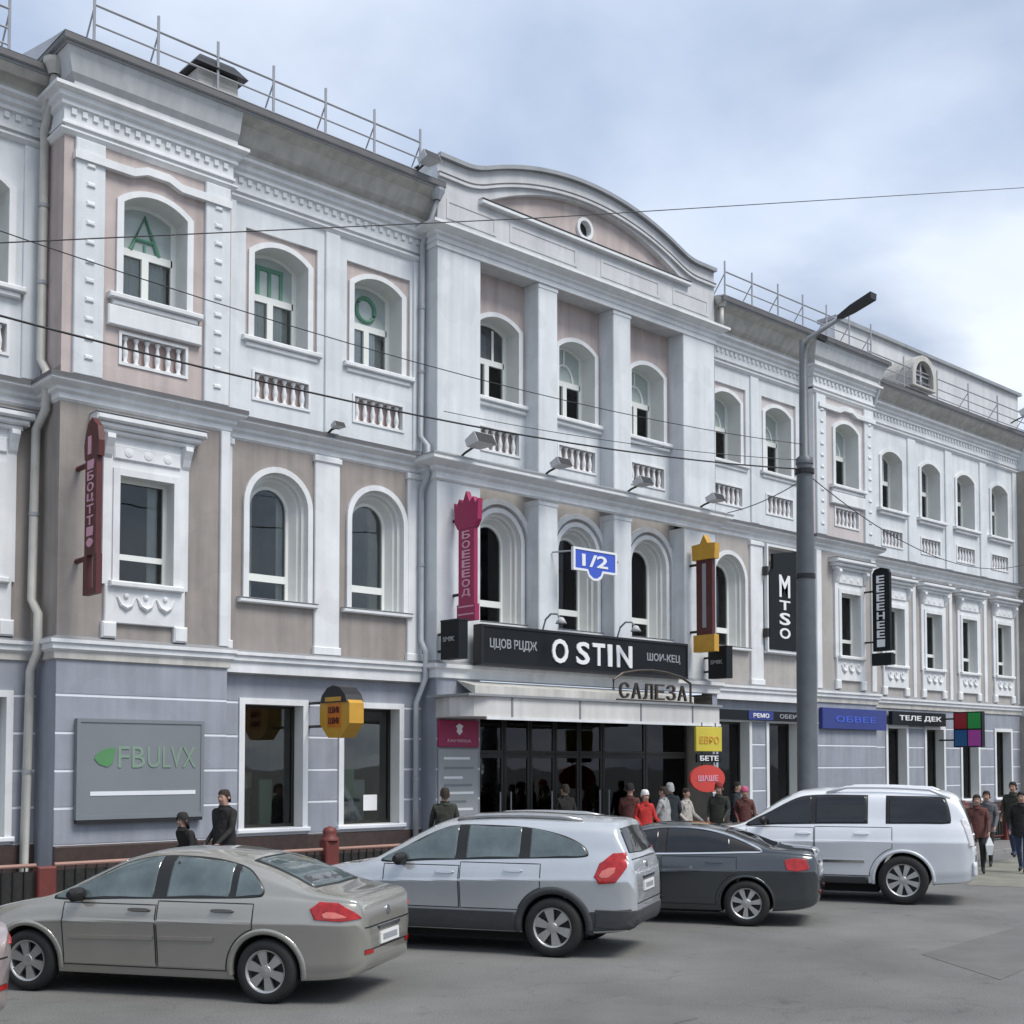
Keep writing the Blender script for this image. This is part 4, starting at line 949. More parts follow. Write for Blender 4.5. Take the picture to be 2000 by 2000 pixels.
# grey panel with green lettering
t = thing('wall_sign', 'large grey wall panel with faint green lettering and a green leaf mark', 'sign', (9.55, -0.4, 1.4), keepworld=True)
b = MB(); b.chbox(8.46, 10.70, -0.42, -0.322, 1.41, 3.05, 0.02); b.build('panel', M['signgrey'], t)
b = MB(); b.box(8.44, 10.72, -0.43, -0.322, 1.34, 1.405); b.build('bottom_rail', M['black'], t)
b = MB(); b.ring(rect(8.42,10.74,1.40,3.09), rect(8.48,10.68,1.47,3.03), -0.435, -0.324); b.build('frame', M['signgrey'], t)
lf = [(8.72,2.42),(8.80,2.33),(8.95,2.28),(9.04,2.34),(9.08,2.52),(9.09,2.60),(8.98,2.60),(8.84,2.56),(8.76,2.50)]
b = MB(); b.prism(lf, -0.432, -0.41); b.build('leaf_mark', M['leaf'], t)
for s_, a, c in (('F',9.14,9.34),('B',9.39,9.62),('U',9.67,9.90),('L',9.95,10.11),('V',10.10,10.32),('X',10.32,10.58)):
    fit_text(s_, a, c, 2.27, 2.63, -0.42, M['letgreen'], t)
b = MB(); b.box(8.66, 10.58, -0.428, -0.41, 1.80, 1.87); b.build('white_line', M['joint'], t)

# magenta plate and notice board on the entrance pier
t = tag(thing('wall_sign', '', 'sign', (16.5, -0.6, 2.68), keepworld=True), 'magenta square plate with white emblem on the pier left of the entrance', 'sign')
b = MB(); b.chbox(15.98, 17.06, -0.58, -0.526, 2.68, 3.24, 0.01); b.build('plate', M['magenta'], t)
b = MB(); b.prism([(16.44,3.0),(16.52,2.93),(16.60,3.0),(16.58,3.06),(16.62,3.12),(16.52,3.17),(16.42,3.12),(16.46,3.06)], -0.59, -0.58); b.build('emblem', M['letwhite'], t)
fit_text('FAMIIEEA', 16.2, 16.84, 2.78, 2.84, -0.58, M['pinklet'], t, bold=True)
t = thing('notice_board', 'grey notice board with rows of small print below the magenta plate', 'board', (16.5, -0.6, 1.2), keepworld=True)
b = MB(); b.chbox(15.99, 17.05, -0.565, -0.526, 1.20, 2.64, 0.01); b.build('panel', M['stoneboard'], t)
for k, (z, wd) in enumerate(((2.42,0.7),(2.22,0.8),(2.02,0.5),(1.86,0.75),(1.70,0.8),(1.52,0.6),(1.36,0.78))):
    b = MB(); b.box(16.12, 16.12+wd, -0.57, -0.56, z, z+0.05); b.build('print_row', M['signgrey'] if k % 2 else M['letwhite'], t)

# bronze arched sign standing on the canopy
t = thing('canopy_sign', 'bronze arched frame of openwork letters standing on the canopy roof', 'sign', (21.5, -1.62, 3.73), keepworld=True)
b = MB()
b.tube([(20.1,-1.62,3.98),(20.1,-1.62,4.20),(20.4,-1.62,4.36),(20.9,-1.62,4.44),(21.4,-1.62,4.47),(21.9,-1.62,4.44),(22.4,-1.62,4.36),(22.75,-1.62,4.22),(22.75,-1.62,3.75)], 0.032, 6)
b.build('arch_bar', M['bronze'], t)
b = MB(); b.box(20.2, 22.8, -1.66, -1.6, 3.735, 3.78); b.build('base_bar', M['bronze'], t)
xx = 20.32
for s_ in 'САЛЕЗА':
    fit_text(s_, xx, xx+0.30, 3.80, 4.16, -1.6, M['bronze'], t, ext=0.03); xx += 0.40

# hanging signs at the right end of the canopy
t = thing('hanging_sign', 'yellow square sign with a dark white lettered strip hanging under the canopy end', 'sign', (23.1, -1.8, 2.4), keepworld=True)
b = MB(); b.chbox(22.66, 23.62, -1.86, -1.80, 2.62, 3.2, 0.01); b.build('panel', M['lemon'], t)
fit_text('ЕВРО', 22.78, 23.5, 2.80, 2.98, -1.86, M['yellow'], t, bold=True)
b = MB(); b.box(22.7, 23.58, -1.85, -1.80, 2.36, 2.56); b.build('strip', M['signblack'], t)
fit_text('БЕТЕ', 22.80, 23.48, 2.40, 2.52, -1.85, M['letwhite'], t, bold=True)
for x in (22.9, 23.4):
    b = MB(); b.tube([(x,-1.83,2.3),(x,-1.83,3.3)], 0.015, 5); b.build('chain', M['blackmetal'], t)
t = thing('round_sign', 'red oval sign below the yellow hanging sign by the entrance', 'sign', (23.07, -1.83, 1.66), keepworld=True)
b = MB(); b.prism([(23.07+0.64*math.cos(2*PI*k/24), 1.98+0.32*math.sin(2*PI*k/24)) for k in range(24)], -1.87, -1.81); b.build('panel', M['redsign'], t)
fit_text('ШАШЕ', 22.7, 23.44, 1.92, 2.06, -1.87, M['pinklet'], t, bold=True)
for x in (22.9, 23.3):
    b = MB(); b.tube([(x,-1.84,2.2),(x,-1.84,2.4)], 0.012, 5); b.build('chain', M['blackmetal'], t)

# fascia signs on the right
t = thing('fascia_sign', 'thin dark fascia strip with blue and white segments over the right shop windows', 'sign', (27.8, -0.15, 3.5), keepworld=True)
b = MB(); b.box(25.6, 29.3, -0.16, -0.05, 3.50, 3.76); b.build('panel', M['signblack'], t)
b = MB(); b.box(26.9, 28.0, -0.175, -0.16, 3.51, 3.75); b.build('blue_segment', M['bluesign'], t)
fit_text('РЕМОНТ'[:4], 27.1, 27.8, 3.57, 3.69, -0.175, M['letwhite'], t, bold=True)
fit_text('ОБЕИ', 28.3, 29.1, 3.57, 3.69, -0.16, M['letgrey'], t, bold=True)
t = thing('fascia_sign', 'plain deep blue rectangular sign on the far projecting bay', 'sign', (31.6, -0.4, 3.3), keepworld=True)
b = MB(); b.chbox(29.95, 33.3, -0.44, -0.33, 3.32, 3.92, 0.01); b.build('panel', M['bluesign'], t)
fit_text('ОБВЕЕ', 30.6, 32.7, 3.52, 3.70, -0.44, M['addr'], t, bold=True)
t = thing('fascia_sign', 'black lettered fascia sign over the far doors beside the deep blue sign', 'sign', (36.6, 0.3, 3.55), keepworld=True)
b = MB(); b.box(34.9, 38.2, 0.32, 0.46, 3.55, 3.98); b.build('panel', M['signblack'], t)
fit_text('ТЕЛЕ ДЕК', 35.3, 37.9, 3.67, 3.86, 0.32, M['letwhite'], t, bold=True)
X = 38.2
t = blade('blade_sign', 'square sign of four coloured fields, red green blue and pink, at far right', 'sign', X, 0.0, -0.98, 2.86, 4.02, 0.2, M['signblack'], (3.8, 3.1), 0.55)
for (ya, yb, za_, zb_, m_) in ((-0.04,-0.47,3.47,3.98,mat('sign_red',(0.30,0.012,0.02),0.4)),(-0.51,-0.94,3.47,3.98,mat('sign_green',(0.02,0.30,0.06),0.4)),(-0.04,-0.47,2.90,3.42,mat('sign_teal',(0.015,0.10,0.26),0.4)),(-0.51,-0.94,2.90,3.42,mat('sign_pink',(0.42,0.06,0.34),0.4))):
    b = MB(); poly_yz(b, [(ya,za_),(yb,za_),(yb,zb_),(ya,zb_)], X-0.112, X-0.1); b.build('colour_field', m_, t, recalc=True)

# ================================================================== STREET FURNITURE
t = thing('street_lamp', 'tall grey tapered street lamp post rising behind the white car', 'street lamp', (22.7, -4.9, 0.11), keepworld=True)
PX, PY = 22.7, -4.9
b = MB(); b.lathe([(0.0,0.11),(0.30,0.11),(0.30,0.3),(0.225,0.4),(0.215,4.5),(0.17,8.9)], 20, (PX,PY,0)); b.build('lower_shaft', M['pole'], t, smooth=True)
b = MB(); b.lathe([(0.19,8.86),(0.19,8.98),(0.11,9.05),(0.085,11.6),(0.0,11.62)], 16, (PX,PY,0)); b.build('upper_shaft', M['pole'], t, smooth=True)
b = MB(); b.tube([(PX,PY,11.45),(PX,PY-0.15,11.62),(PX,PY-0.45,11.70),(PX,PY-0.95,11.86)], 0.05, 8); b.build('arm', M['steel'], t, smooth=True)
b = MB(); R0 = [(-0.05,-0.9,11.82),(0.05,-0.9,11.82),(0.06,-0.9,11.90),(-0.06,-0.9,11.90)]; R1 = [(-0.10,-1.25,11.90),(0.10,-1.25,11.90),(0.12,-1.25,12.02),(-0.12,-1.25,12.02)]; R2 = [(-0.10,-1.75,12.03),(0.10,-1.75,12.03),(0.12,-1.75,12.17),(-0.12,-1.75,12.17)]
sh = lambda L: [(PX+x,PY+y,z) for x,y,z in L]
b.loft(sh(R0), sh(R1)); b.loft(sh(R1), sh(R2)); b.add(sh(R0), [(0,1,2,3)]); b.add(sh(R2), [(3,2,1,0)]); b.build('lamp_head', M['black'], t, recalc=True)
for z in (8.7, 6.4):
    b = MB(); b.lathe([(0.20,-0.05),(0.215,-0.05),(0.215,0.05),(0.20,0.05)], 16, (PX,PY,z)); b.build('clamp_band', M['blackmetal'], t)

cp = Vector(cam.location)
def ray(u, v):
    fw = Vector((math.sin(YAW)*math.cos(PIT), math.cos(YAW)*math.cos(PIT), math.sin(PIT))); rt = Vector((math.cos(YAW), -math.sin(YAW), 0)); up = rt.cross(fw)
    cy_ = HOR - FPX*math.tan(PIT)
    return (fw + rt*(u-1000)/FPX - up*(v-cy_)/FPX).normalized()
def wire(label, pts, r=0.013):
    b = MB(); b.tube(pts, r, 5); o = b.build('overhead_wire', M['black']); tag(o, label, 'wire'); return o
def sag(a, b_, s, n=16): return [Vector(a).lerp(Vector(b_), k/n) - Vector((0,0,s*4*(k/n)*(1-k/n))) for k in range(n+1)]
wire('black cable sagging across the facade from the left edge to the lamp post', sag((-6,-4.9,8.9), (PX,PY,8.75), 0.95, 24), 0.016)
wire('thin dark wire crossing the sky above the pediment to the right edge', [Vector((4.2,-8,7.5)), Vector((11.77,-8.0,10.03)), Vector((26.7,-8,15.2)), Vector((34,-8,17.8))], 0.0075)
wire('thin cable running from the lamp post to the far right of the facade', sag((PX,PY,8.7), (44,0.2,9.6), 0.9), 0.012)
wire('short thin cable from the lamp post to the building ledge', sag((PX,PY,8.55), (25.2,-0.85,8.75), 0.1), 0.012)

wire('faint upper cable from the left edge to the lamp post top', sag((-6,-4.9,10.4), (PX,PY,9.3), 1.0, 24), 0.008)
wire('faint cable from the right shoulder of the pediment down to the lamp post', sag((15.9,-0.8,9.6), (PX,PY,8.95), 0.15), 0.008)
# pavement fence
M['meshdark'] = mat('dark_mesh', (0.017, 0.018, 0.015), 0.8, var=0.7, vscale=25)
def rail_fence(xs_, y, label):
    t = thing('pavement_fence', label, 'fence', (xs_[0], y, 0.12), keepworld=True)
    for x in xs_:
        b = MB(); hp = 1.08 if abs(x-11.43) < 0.1 or x > 20 else 0.92; b.chbox(x-0.13, x+0.13, y-0.10, y+0.10, 0.12, hp, 0.02); p = b.build('post', M['fence'], t)
        if hp < 1: continue
        b = MB(); b.lathe([(0.15,1.08),(0.15,1.12),(0.10,1.16),(0.12,1.22),(0.10,1.28),(0.0,1.32)], 12, (x,y,0)); b.build('finial', M['fence'], p, smooth=True)
    for a, c in zip(xs_, xs_[1:]):
        b = MB(); b.tube([(a+0.13,y,0.94),(c-0.13,y,0.94)], 0.028, 8); b.build('rail', M['rail'], t)
        b = MB(); b.tube([(a+0.13,y,0.26),(c-0.13,y,0.26)], 0.02, 6); b.build('rail', M['fence'], t)
        b = MB(); b.box(a+0.13, c-0.13, y+0.015, y+0.025, 0.2, 0.86); b.build('mesh_panel', M['meshdark'], t)
        n = int((c-a)/0.16)
        for k in range(1, n):
            x = a+0.13+(c-a-0.26)*k/n
            b = MB(); b.box(x-0.009, x+0.009, y-0.009, y+0.009, 0.26, 0.925); b.build('bar', M['blackmetal'], t)
rail_fence([2.05, 6.75, 11.43, 14.6], -3.4, 'low red brown pavement fence with pale top rail left of the entrance')
rail_fence([27.5, 29.9, 32.3, 34.7, 37.1], -3.4, 'low red brown pavement fence far right behind the white car')

# ================================================================== CARS
def paint(name, col, metal=0.55, rough=0.22):
    m = mat(name, col, rough, metal, var=0.05, vscale=2.5, coat=1.0)
    return m
M['tyre'] = mat('tyre_rubber', (0.016, 0.016, 0.016), 0.8, var=0.25, vscale=12)
M['alloy'] = mat('alloy_rim', (0.48, 0.48, 0.47), 0.35, metal=0.8, var=0.12, vscale=10)
M['alloydark'] = mat('brake_dark', (0.025, 0.025, 0.025), 0.6, var=0.2)
M['carglass'] = mat('car_glass', (0.085, 0.112, 0.115), 0.03, var=0.45, vscale=2.6, spec=1.0)
M['tint'] = mat('tinted_car_glass', (0.010, 0.011, 0.014), 0.03, var=0.3, vscale=3, spec=0.6)
M['trimblack'] = mat('window_rubber', (0.012, 0.012, 0.012), 0.45, var=0.1)
M['chrome'] = mat('chrome_trim', (0.62, 0.63, 0.64), 0.18, metal=1.0, var=0.03)
M['taillight'] = mat('tail_light', (0.36, 0.008, 0.008), 0.25, var=0.4, vscale=16, coat=0.4)
M['taillight2'] = mat('tail_light_clear', (0.62, 0.60, 0.60), 0.2, var=0.15, vscale=9, coat=1.0)
M['redlens'] = mat('tail_light_bright', (0.62, 0.16, 0.13), 0.2, var=0.2, vscale=20, coat=0.5)
M['cladding'] = mat('grey_bumper_plastic', (0.045, 0.047, 0.05), 0.65, var=0.15, vscale=6)
M['plate'] = mat('number_plate', (0.72, 0.72, 0.70), 0.4, var=0.03)
M['badge'] = mat('badge_metal', (0.5, 0.5, 0.5), 0.25, metal=1.0, var=0.02)
M['under'] = mat('underbody', (0.01, 0.01, 0.01), 0.9, var=0)

def pchip(pts):
    X_ = [p[0] for p in pts]; Y = [p[1] for p in pts]; n = len(X_)
    h = [X_[k+1]-X_[k] for k in range(n-1)]; d = [(Y[k+1]-Y[k])/h[k] for k in range(n-1)]
    m = [d[0]]+[0]*(n-2)+[d[-1]]
    for k in range(1, n-1):
        if d[k-1]*d[k] > 0:
            w1 = 2*h[k]+h[k-1]; w2 = h[k]+2*h[k-1]; m[k] = (w1+w2)/(w1/d[k-1]+w2/d[k])
    def f(x):
        if x <= X_[0]: return Y[0]
        if x >= X_[-1]: return Y[-1]
        k = 0
        while X_[k+1] < x: k += 1
        t = (x-X_[k])/h[k]
        return Y[k]*(2*t**3-3*t*t+1)+h[k]*m[k]*(t**3-2*t*t+t)+Y[k+1]*(-2*t**3+3*t*t)+h[k]*m[k+1]*(t**3-t*t)
    return f
def smooth_poly(pts, n=5):
    out_ = []; N_ = len(pts)
    for k in range(N_):
        p0, p1, p2, p3 = (Vector(pts[(k+j-1) % N_]) for j in range(4))
        for q in range(n):
            t = q/n
            out_.append(tuple(0.5*((2*p1)+(p2-p0)*t+(2*p0-5*p1+4*p2-p3)*t*t+(3*p1-p0-3*p2+p3)*t**3)))
    return out_
def clip_x(poly, lo, hi):
    def side(P, c, keep):
        R_ = []
        for k in range(len(P)):
            a, b_ = P[k], P[(k+1) % len(P)]
            ia, ib = keep(a[0]), keep(b_[0])
            if ia: R_.append(a)
            if ia != ib:
                t = (c-a[0])/(b_[0]-a[0]); R_.append((c, a[1]+(b_[1]-a[1])*t))
        return R_
    P = side(poly, lo, lambda x: x >= lo); return side(P, hi, lambda x: x <= hi)
def shrink(poly, d):
    cx = sum(p[0] for p in poly)/len(poly); cz = sum(p[1] for p in poly)/len(poly); o = []
    for x, z in poly:
        l = math.hypot(x-cx, z-cz); f = max(0.2, 1-d/max(l, 0.01)); o.append((cx+(x-cx)*f, cz+(z-cz)*f))
    return o
def resample(poly, step=0.05):
    o = []
    for k in range(len(poly)):
        a, b_ = poly[k], poly[(k+1) % len(poly)]; l = math.hypot(b_[0]-a[0], b_[1]-a[1]); n = max(1, int(l/step))
        for q in range(n): o.append((a[0]+(b_[0]-a[0])*q/n, a[1]+(b_[1]-a[1])*q/n))
    return o
class Caster:
    def __init__(s, bvh): s.bvh = bvh
    def side(s, sg):  return lambda a, c: (Vector((a, sg*3, c)), Vector((0, -sg, 0)))
    def top(s):   return lambda a, c: (Vector((a, c, 4)), Vector((0, 0, -1)))
    def rear(s):  return lambda a, c: (Vector((-4, a, c)), Vector((1, 0, 0)))
    def front(s): return lambda a, c: (Vector((9, a, c)), Vector((-1, 0, 0)))
    def corner(s, sg, ang, base):
        d = Vector((math.cos(ang), -sg*math.sin(ang), 0)); h = Vector((math.sin(ang), sg*math.cos(ang), 0))
        return lambda a, c: (Vector(base)+h*a+Vector((0,0,c))-d*3, d)
    def hit(s, o, d, off):
        p, n, i, dist = s.bvh.ray_cast(o, d, 12)
        if p is None:
            p, n, i, dist = s.bvh.find_nearest(o+d*3)
        if n.dot(d) > 0: n = -n
        return p + n*off, n
    def shell(s, mb, poly, fn, off=0.006, depth=0.012, rings=(1, 0.93, 0.75, 0.5, 0.25), step=0.06, mi=0):
        P = resample(poly, step)
        ar = sum(P[k][0]*P[(k+1) % len(P)][1]-P[(k+1) % len(P)][0]*P[k][1] for k in range(len(P)))
        cx = sum(p[0] for p in P)/len(P); cz = sum(p[1] for p in P)/len(P); n = len(P); vs = []; fs = []
        for x, z in P:
            o, d = fn(x, z); q, nn = s.hit(o, d, off); vs.append(q-nn*depth)
        for r_ in rings:
            for x, z in P:
                o, d = fn(cx+(x-cx)*r_, cz+(z-cz)*r_); vs.append(s.hit(o, d, off)[0])
        o, d = fn(cx, cz); vs.append(s.hit(o, d, off)[0])
        L_ = len(rings)
        for k in range(L_):
            for j in range(n): q = (j+1) % n; fs.append((k*n+j, k*n+q, (k+1)*n+q, (k+1)*n+j))
        for j in range(n): fs.append((L_*n+j, L_*n+(j+1) % n, (L_+1)*n))
        # orientation: compare with cast direction
        o, d = fn(cx, cz)
        a, b_, c_ = (vs[i] for i in fs[-1]); nrm = (b_-a).cross(c_-a)
        if nrm.dot(d) > 0: fs = [tuple(reversed(f)) for f in fs]
        mb.add(vs, fs, mi)
    def grid_shell(s, mb, poly, fn, off=0.004, depth=0.012, nz=34, nx=10):
        zs = [p[1] for p in poly]; z0, z1 = min(zs)+1e-4, max(zs)-1e-4; G = []
        for k in range(nz+1):
            z = z0+(z1-z0)*k/nz; xs_ = []
            for i in range(len(poly)):
                a, b_ = poly[i], poly[(i+1) % len(poly)]
                if (a[1]-z)*(b_[1]-z) <= 0 and abs(a[1]-b_[1]) > 1e-9: xs_.append(a[0]+(b_[0]-a[0])*(z-a[1])/(b_[1]-a[1]))
            lo, hi = min(xs_), max(xs_); row = []
            for j in range(nx+1):
                q, n = s.hit(*fn(lo+(hi-lo)*j/nx, z), off if 0 < k < nz and 0 < j < nx else off-0.002); row.append(q)
            q0, n0 = s.hit(*fn(lo, z), off-depth); q1, n1_ = s.hit(*fn(hi, z), off-depth)
            G.append([q0]+row+[q1])
        for k in range(nz): mb.open_loft(G[k], G[k+1])
        d = fn(*poly[0])[1]; f = mb.f[nx//2]; a, b_, c_ = (Vector(mb.v[i]) for i in f[:3])
        if (b_-a).cross(c_-a).dot(d) > 0: mb.f = [tuple(reversed(q)) for q in mb.f]
    def strip(s, mb, path, wd, fn, off=0.004, depth=0.01, closed=False):
        P = []
        for k in range(len(path)-1):
            a, b_ = path[k], path[k+1]; l = math.hypot(b_[0]-a[0], b_[1]-a[1]); n = max(1, int(l/0.06))
            P += [(a[0]+(b_[0]-a[0])*q/n, a[1]+(b_[1]-a[1])*q/n) for q in range(n)]
        P.append(path[-1]); A = []; B_ = []; A2_ = []; B2_ = []
        for k, p in enumerate(P):
            a, b_ = P[max(0, k-1)], P[min(len(P)-1, k+1)]; l = max(1e-6, math.hypot(b_[0]-a[0], b_[1]-a[1])); nx, nz = -(b_[1]-a[1])/l, (b_[0]-a[0])/l
            for sgn, L1, L2 in ((1, A, A2_), (-1, B_, B2_)):
                o, d = fn(p[0]+sgn*nx*wd/2, p[1]+sgn*nz*wd/2); q, nn = s.hit(o, d, off); L1.append(q); L2.append(q-nn*depth)
        mb.open_loft(A, B_); mb.open_loft(A2_, A); mb.open_loft(B_, B2_)
        d = fn(*P[0])[1]
    def arc_flare(s, mb, cx, cz, r0, r1, fn, off, a0=-8, a1=188, depth=0.03):
        n = 30; G = []
        for k in range(n+1):
            a = R(a0+(a1-a0)*k/n); row = []
            for r_, of in ((r0, off*0.6), (r0+(r1-r0)*0.5, off), (r1-0.004, off*0.8), (r1, -0.004)):
                o, d = fn(cx+r_*math.cos(a), max(0.16, cz+r_*math.sin(a))); row.append(s.hit(o, d, of)[0])
            o, d = fn(cx+r0*math.cos(a), max(0.16, cz+r0*math.sin(a))); q, nn = s.hit(o, d, 0); row.insert(0, q-nn*depth)
            G.append(row)
        for k in range(n): mb.open_loft(G[k], G[k+1])

def make_wheel(root, x, y, r, wd, spokes, sg, style):
    b = MB(); rim_r = r*0.66
    prof = [(rim_r, -wd/2+0.01), (rim_r+0.02, -wd/2), (r-0.035, -wd/2), (r-0.012, -wd/2+0.02), (r, -wd/2+0.05), (r, wd/2-0.05), (r-0.012, wd/2-0.02), (r-0.035, wd/2), (rim_r+0.02, wd/2), (rim_r, wd/2-0.01)]
    b.lathe(prof, 36, (0,0,0), 'y'); wh = b.build('wheel', M['tyre'], root, smooth=True, recalc=True)
    wh.location = (x, y, r)
    f = sg*(wd/2-0.015)
    b = MB(); b.lathe([(rim_r+0.012, f+sg*0.008), (rim_r-0.012, f+sg*0.004), (rim_r-0.022, f-sg*0.03), (rim_r-0.03, -f)], 36, (0,0,0), 'y'); b.build('rim_barrel', M['alloy'], wh, smooth=True, recalc=True)
    b = MB(); b.lathe([(0.0, f-sg*0.07), (rim_r-0.02, f-sg*0.075)], 24, (0,0,0), 'y'); b.build('brake_disc', M['alloydark'], wh, recalc=True)
    b = MB(); b.lathe([(0.0, f+sg*0.004), (0.055, f), (0.075, f-sg*0.02), (0.08, f-sg*0.05)], 20, (0,0,0), 'y')
    for k in range(spokes):
        a = 2*PI*k/spokes + 0.3
        ca, sa = math.cos(a), math.sin(a); w0, w1 = style
        rr0, rr1 = 0.05, rim_r-0.012
        P = [(rr0,-w0),(rr1,-w1),(rr1,w1),(rr0,w0)]
        fr = [(p*ca-q*sa, f-sg*0.005, p*sa+q*ca) for p, q in P]; bk = [(p*ca-q*sa, f-sg*0.045, p*sa+q*ca) for p, q in P]
        b.loft(fr, bk); b.add(fr, [(0,1,2,3)])
    b.build('spokes', M['alloy'], wh, recalc=True)
    return wh

def build_car(c):
    U, Lw, W, B = pchip(c['U']), pchip(c['L']), pchip(c['W']), pchip(c['B'])
    xr, xf = c['U'][0][0], c['U'][-1][0]; tum = c.get('tumble', 0.36)
    ns = 120; st = []
    for k in range(ns+1):
        t = k/ns; t2 = 0.5-0.5*math.cos(PI*t); st.append(xr+(xf-xr)*(0.35*t+0.65*t2))
    LOW = [(0.0,0.0),(0.55,0.0),(0.86,0.0),(0.905,0.02),(0.925,0.07),(0.932,0.13),(0.938,0.14),(0.946,0.24),(0.957,0.36),(0.970,0.48),(0.984,0.60),(0.997,0.705),(1.0,0.735),(0.988,0.765),(0.975,0.84),(0.958,0.92),(0.935,1.0)]
    SS = [math.sin(PI/2*q/14) for q in range(1, 15)]
    rows = []
    for x in st:
        u, l, wm, be = U(x), Lw(x), W(x), B(x)
        bb = min(be, u-0.05*min(1, (u-l)/0.4)) ; bb = max(bb, l+(u-l)*0.45)
        row = [(wm*a, l+(bb-l)*z) for a, z in LOW]
        wb = wm*0.935; hg = u-bb
        gh = max(0.0, min(1.0, (u-be)/0.15))                # how far the greenhouse has grown
        inset = 0.022*gh
        for s_ in SS:
            y = (wb-inset*min(1, s_*6)-tum*hg*s_*gh) * max(0.0, 1-s_**c.get('pow', 7.0))**(1/3.0)
            row.append((y, bb+hg*s_))
        row[-1] = (0.0, u)
        rows.append(row)
    m = len(rows[0]); vs = []; fs = []
    loop = 2*m-2
    for x, row in zip(st, rows):
        vs += [(x, y, z) for y, z in row] + [(x, -y, z) for y, z in reversed(row[1:-1])]
    for k in range(ns):
        for j in range(loop):
            q = (j+1) % loop; fs.append((k*loop+j, k*loop+q, (k+1)*loop+q, (k+1)*loop+j))
    fs.append(tuple(reversed(range(loop)))); fs.append(tuple(range(ns*loop, (ns+1)*loop)))
    me = bpy.data.meshes.new('body'); me.from_pydata(vs, [], fs)
    bm = bmesh.new(); bm.from_mesh(me); bmesh.ops.recalc_face_normals(bm, faces=bm.faces)
    bvh = BVHTree.FromBMesh(bm); bm.to_mesh(me); bm.free()
    me.materials.append(c['paint']); me.materials.append(M['under'])
    tmp = bpy.data.objects.new('body', me); COL.objects.link(tmp)
    r, ra, WB_, tr = c['r'], c['ra'], c['WB'], c['track']/2
    cuts = []
    for ax in (0.0, WB_):
        b = MB(); b.lathe([(ra,-2),(ra,2)], 40, (ax,0,r), 'y')
        b.add([(ax+ra*math.cos(2*PI*j/40), -2, r+ra*math.sin(2*PI*j/40)) for j in range(40)], [tuple(range(40))]); b.add([(ax+ra*math.cos(2*PI*j/40), 2, r+ra*math.sin(2*PI*j/40)) for j in range(40)], [tuple(range(40))])
        b.m = [1]*len(b.f)
        co = b.build('cut', [c['paint'], M['under']])
        bm = bmesh.new(); bm.from_mesh(co.data); bmesh.ops.remove_doubles(bm, verts=bm.verts, dist=1e-5); bmesh.ops.recalc_face_normals(bm, faces=bm.faces)
        for f in bm.faces: f.material_index = 1
        bm.to_mesh(co.data); bm.free()
        md = tmp.modifiers.new('cut', 'BOOLEAN'); md.operation = 'DIFFERENCE'; md.solver = 'EXACT'; md.object = co; cuts.append(co)
    dg = bpy.context.evaluated_depsgraph_get(); dg.update()
    nm = bpy.data.meshes.new_from_object(tmp.evaluated_get(dg))
    bpy.data.objects.remove(tmp)
    for co in cuts: bpy.data.objects.remove(co)
    nm.polygons.foreach_set('use_smooth', [True]*len(nm.polygons))
    try: nm.set_sharp_from_angle(angle=R(38))
    except Exception: pass
    # place: near rear wheel (left side) touches the ground at c['rw'], heading c['h']
    h = R(c['h']); off = Vector((math.cos(h+PI/2), math.sin(h+PI/2)))*tr
    root = thing(c['name'], c['label'], 'car', (c['rw'][0]-off.x, c['rw'][1]-off.y, c.get('z', 0.0)), h, 'cars parked nose-in along the pavement')
    body = link('body', nm, root)
    K = Caster(bvh)
    # wheels
    for ax in (0.0, WB_):
        for sg in (1, -1): make_wheel(root, ax, sg*(tr-0.0), r, c['tw'], c['spokes'], sg, c['style'])
    # side glass, doors, flares, trim on both sides
    dlo = smooth_poly(c['dlo'], 4)
    for sg in (1, -1):
        fn = K.side(sg)
        for lo, hi in c['groups']:
            b = MB(); K.shell(b, clip_x(dlo, lo, hi), fn, 0.005, 0.01); b.build('window_trim', M['trimblack'], root, smooth=True)
        for lo, hi in c['panes']:
            P = clip_x(dlo, lo, hi)
            b = MB(); K.shell(b, shrink(P, 0.022), fn, 0.0085, 0.006); b.build('side_window', c.get('glass', M['carglass']), root, smooth=True)
        if c.get('chrome'):
            b = MB(); top = [p for p in dlo]; K.strip(b, [(p[0], p[1]) for p in dlo]+[dlo[0]], 0.022, fn, 0.011); b.build('chrome_strip', M['chrome'], root, smooth=True, recalc=True)
        for k, (outl, hx, hz) in enumerate(c['doors']):
            b = MB(); K.grid_shell(b, outl, fn); d_ = b.build('door', c['paint'], root, smooth=True)
            try: d_.data.set_sharp_from_angle(angle=R(40))
            except Exception: pass
            b = MB(); K.strip(b, outl+[outl[0]], 0.010, fn, 0.0046, 0.006); b.build('door_gap', M['trimblack'], d_, recalc=True)
            b = MB(); K.shell(b, smooth_poly([(hx-0.10,hz-0.012),(hx+0.10,hz-0.012),(hx+0.10,hz+0.016),(hx-0.10,hz+0.016)], 3), fn, 0.028, 0.03, step=0.03); b.build('handle', c.get('handle', c['paint']), d_, smooth=True)
        for ax in (0.0, WB_):
            b = MB(); K.arc_flare(b, ax, r, ra-0.004, ra+c['flare'][0], fn, c['flare'][1]); b.build('wheel_arch_flare', c['flare'][2], root, smooth=True, recalc=True)
        for (path, wd, off_, m_) in c.get('strips', []):
            b = MB(); K.strip(b, path, wd, fn, off_, 0.015); b.build('side_moulding', m_, root, smooth=False, recalc=True)
        # lower cladding along the sill
        for outl, off_, m_ in c.get('claddings', []):
            b = MB(); K.shell(b, outl, fn, off_, 0.02, step=0.06); b.build('lower_cladding', m_, root, smooth=True)
        # mirror
        mxp, mz = c['mirror']
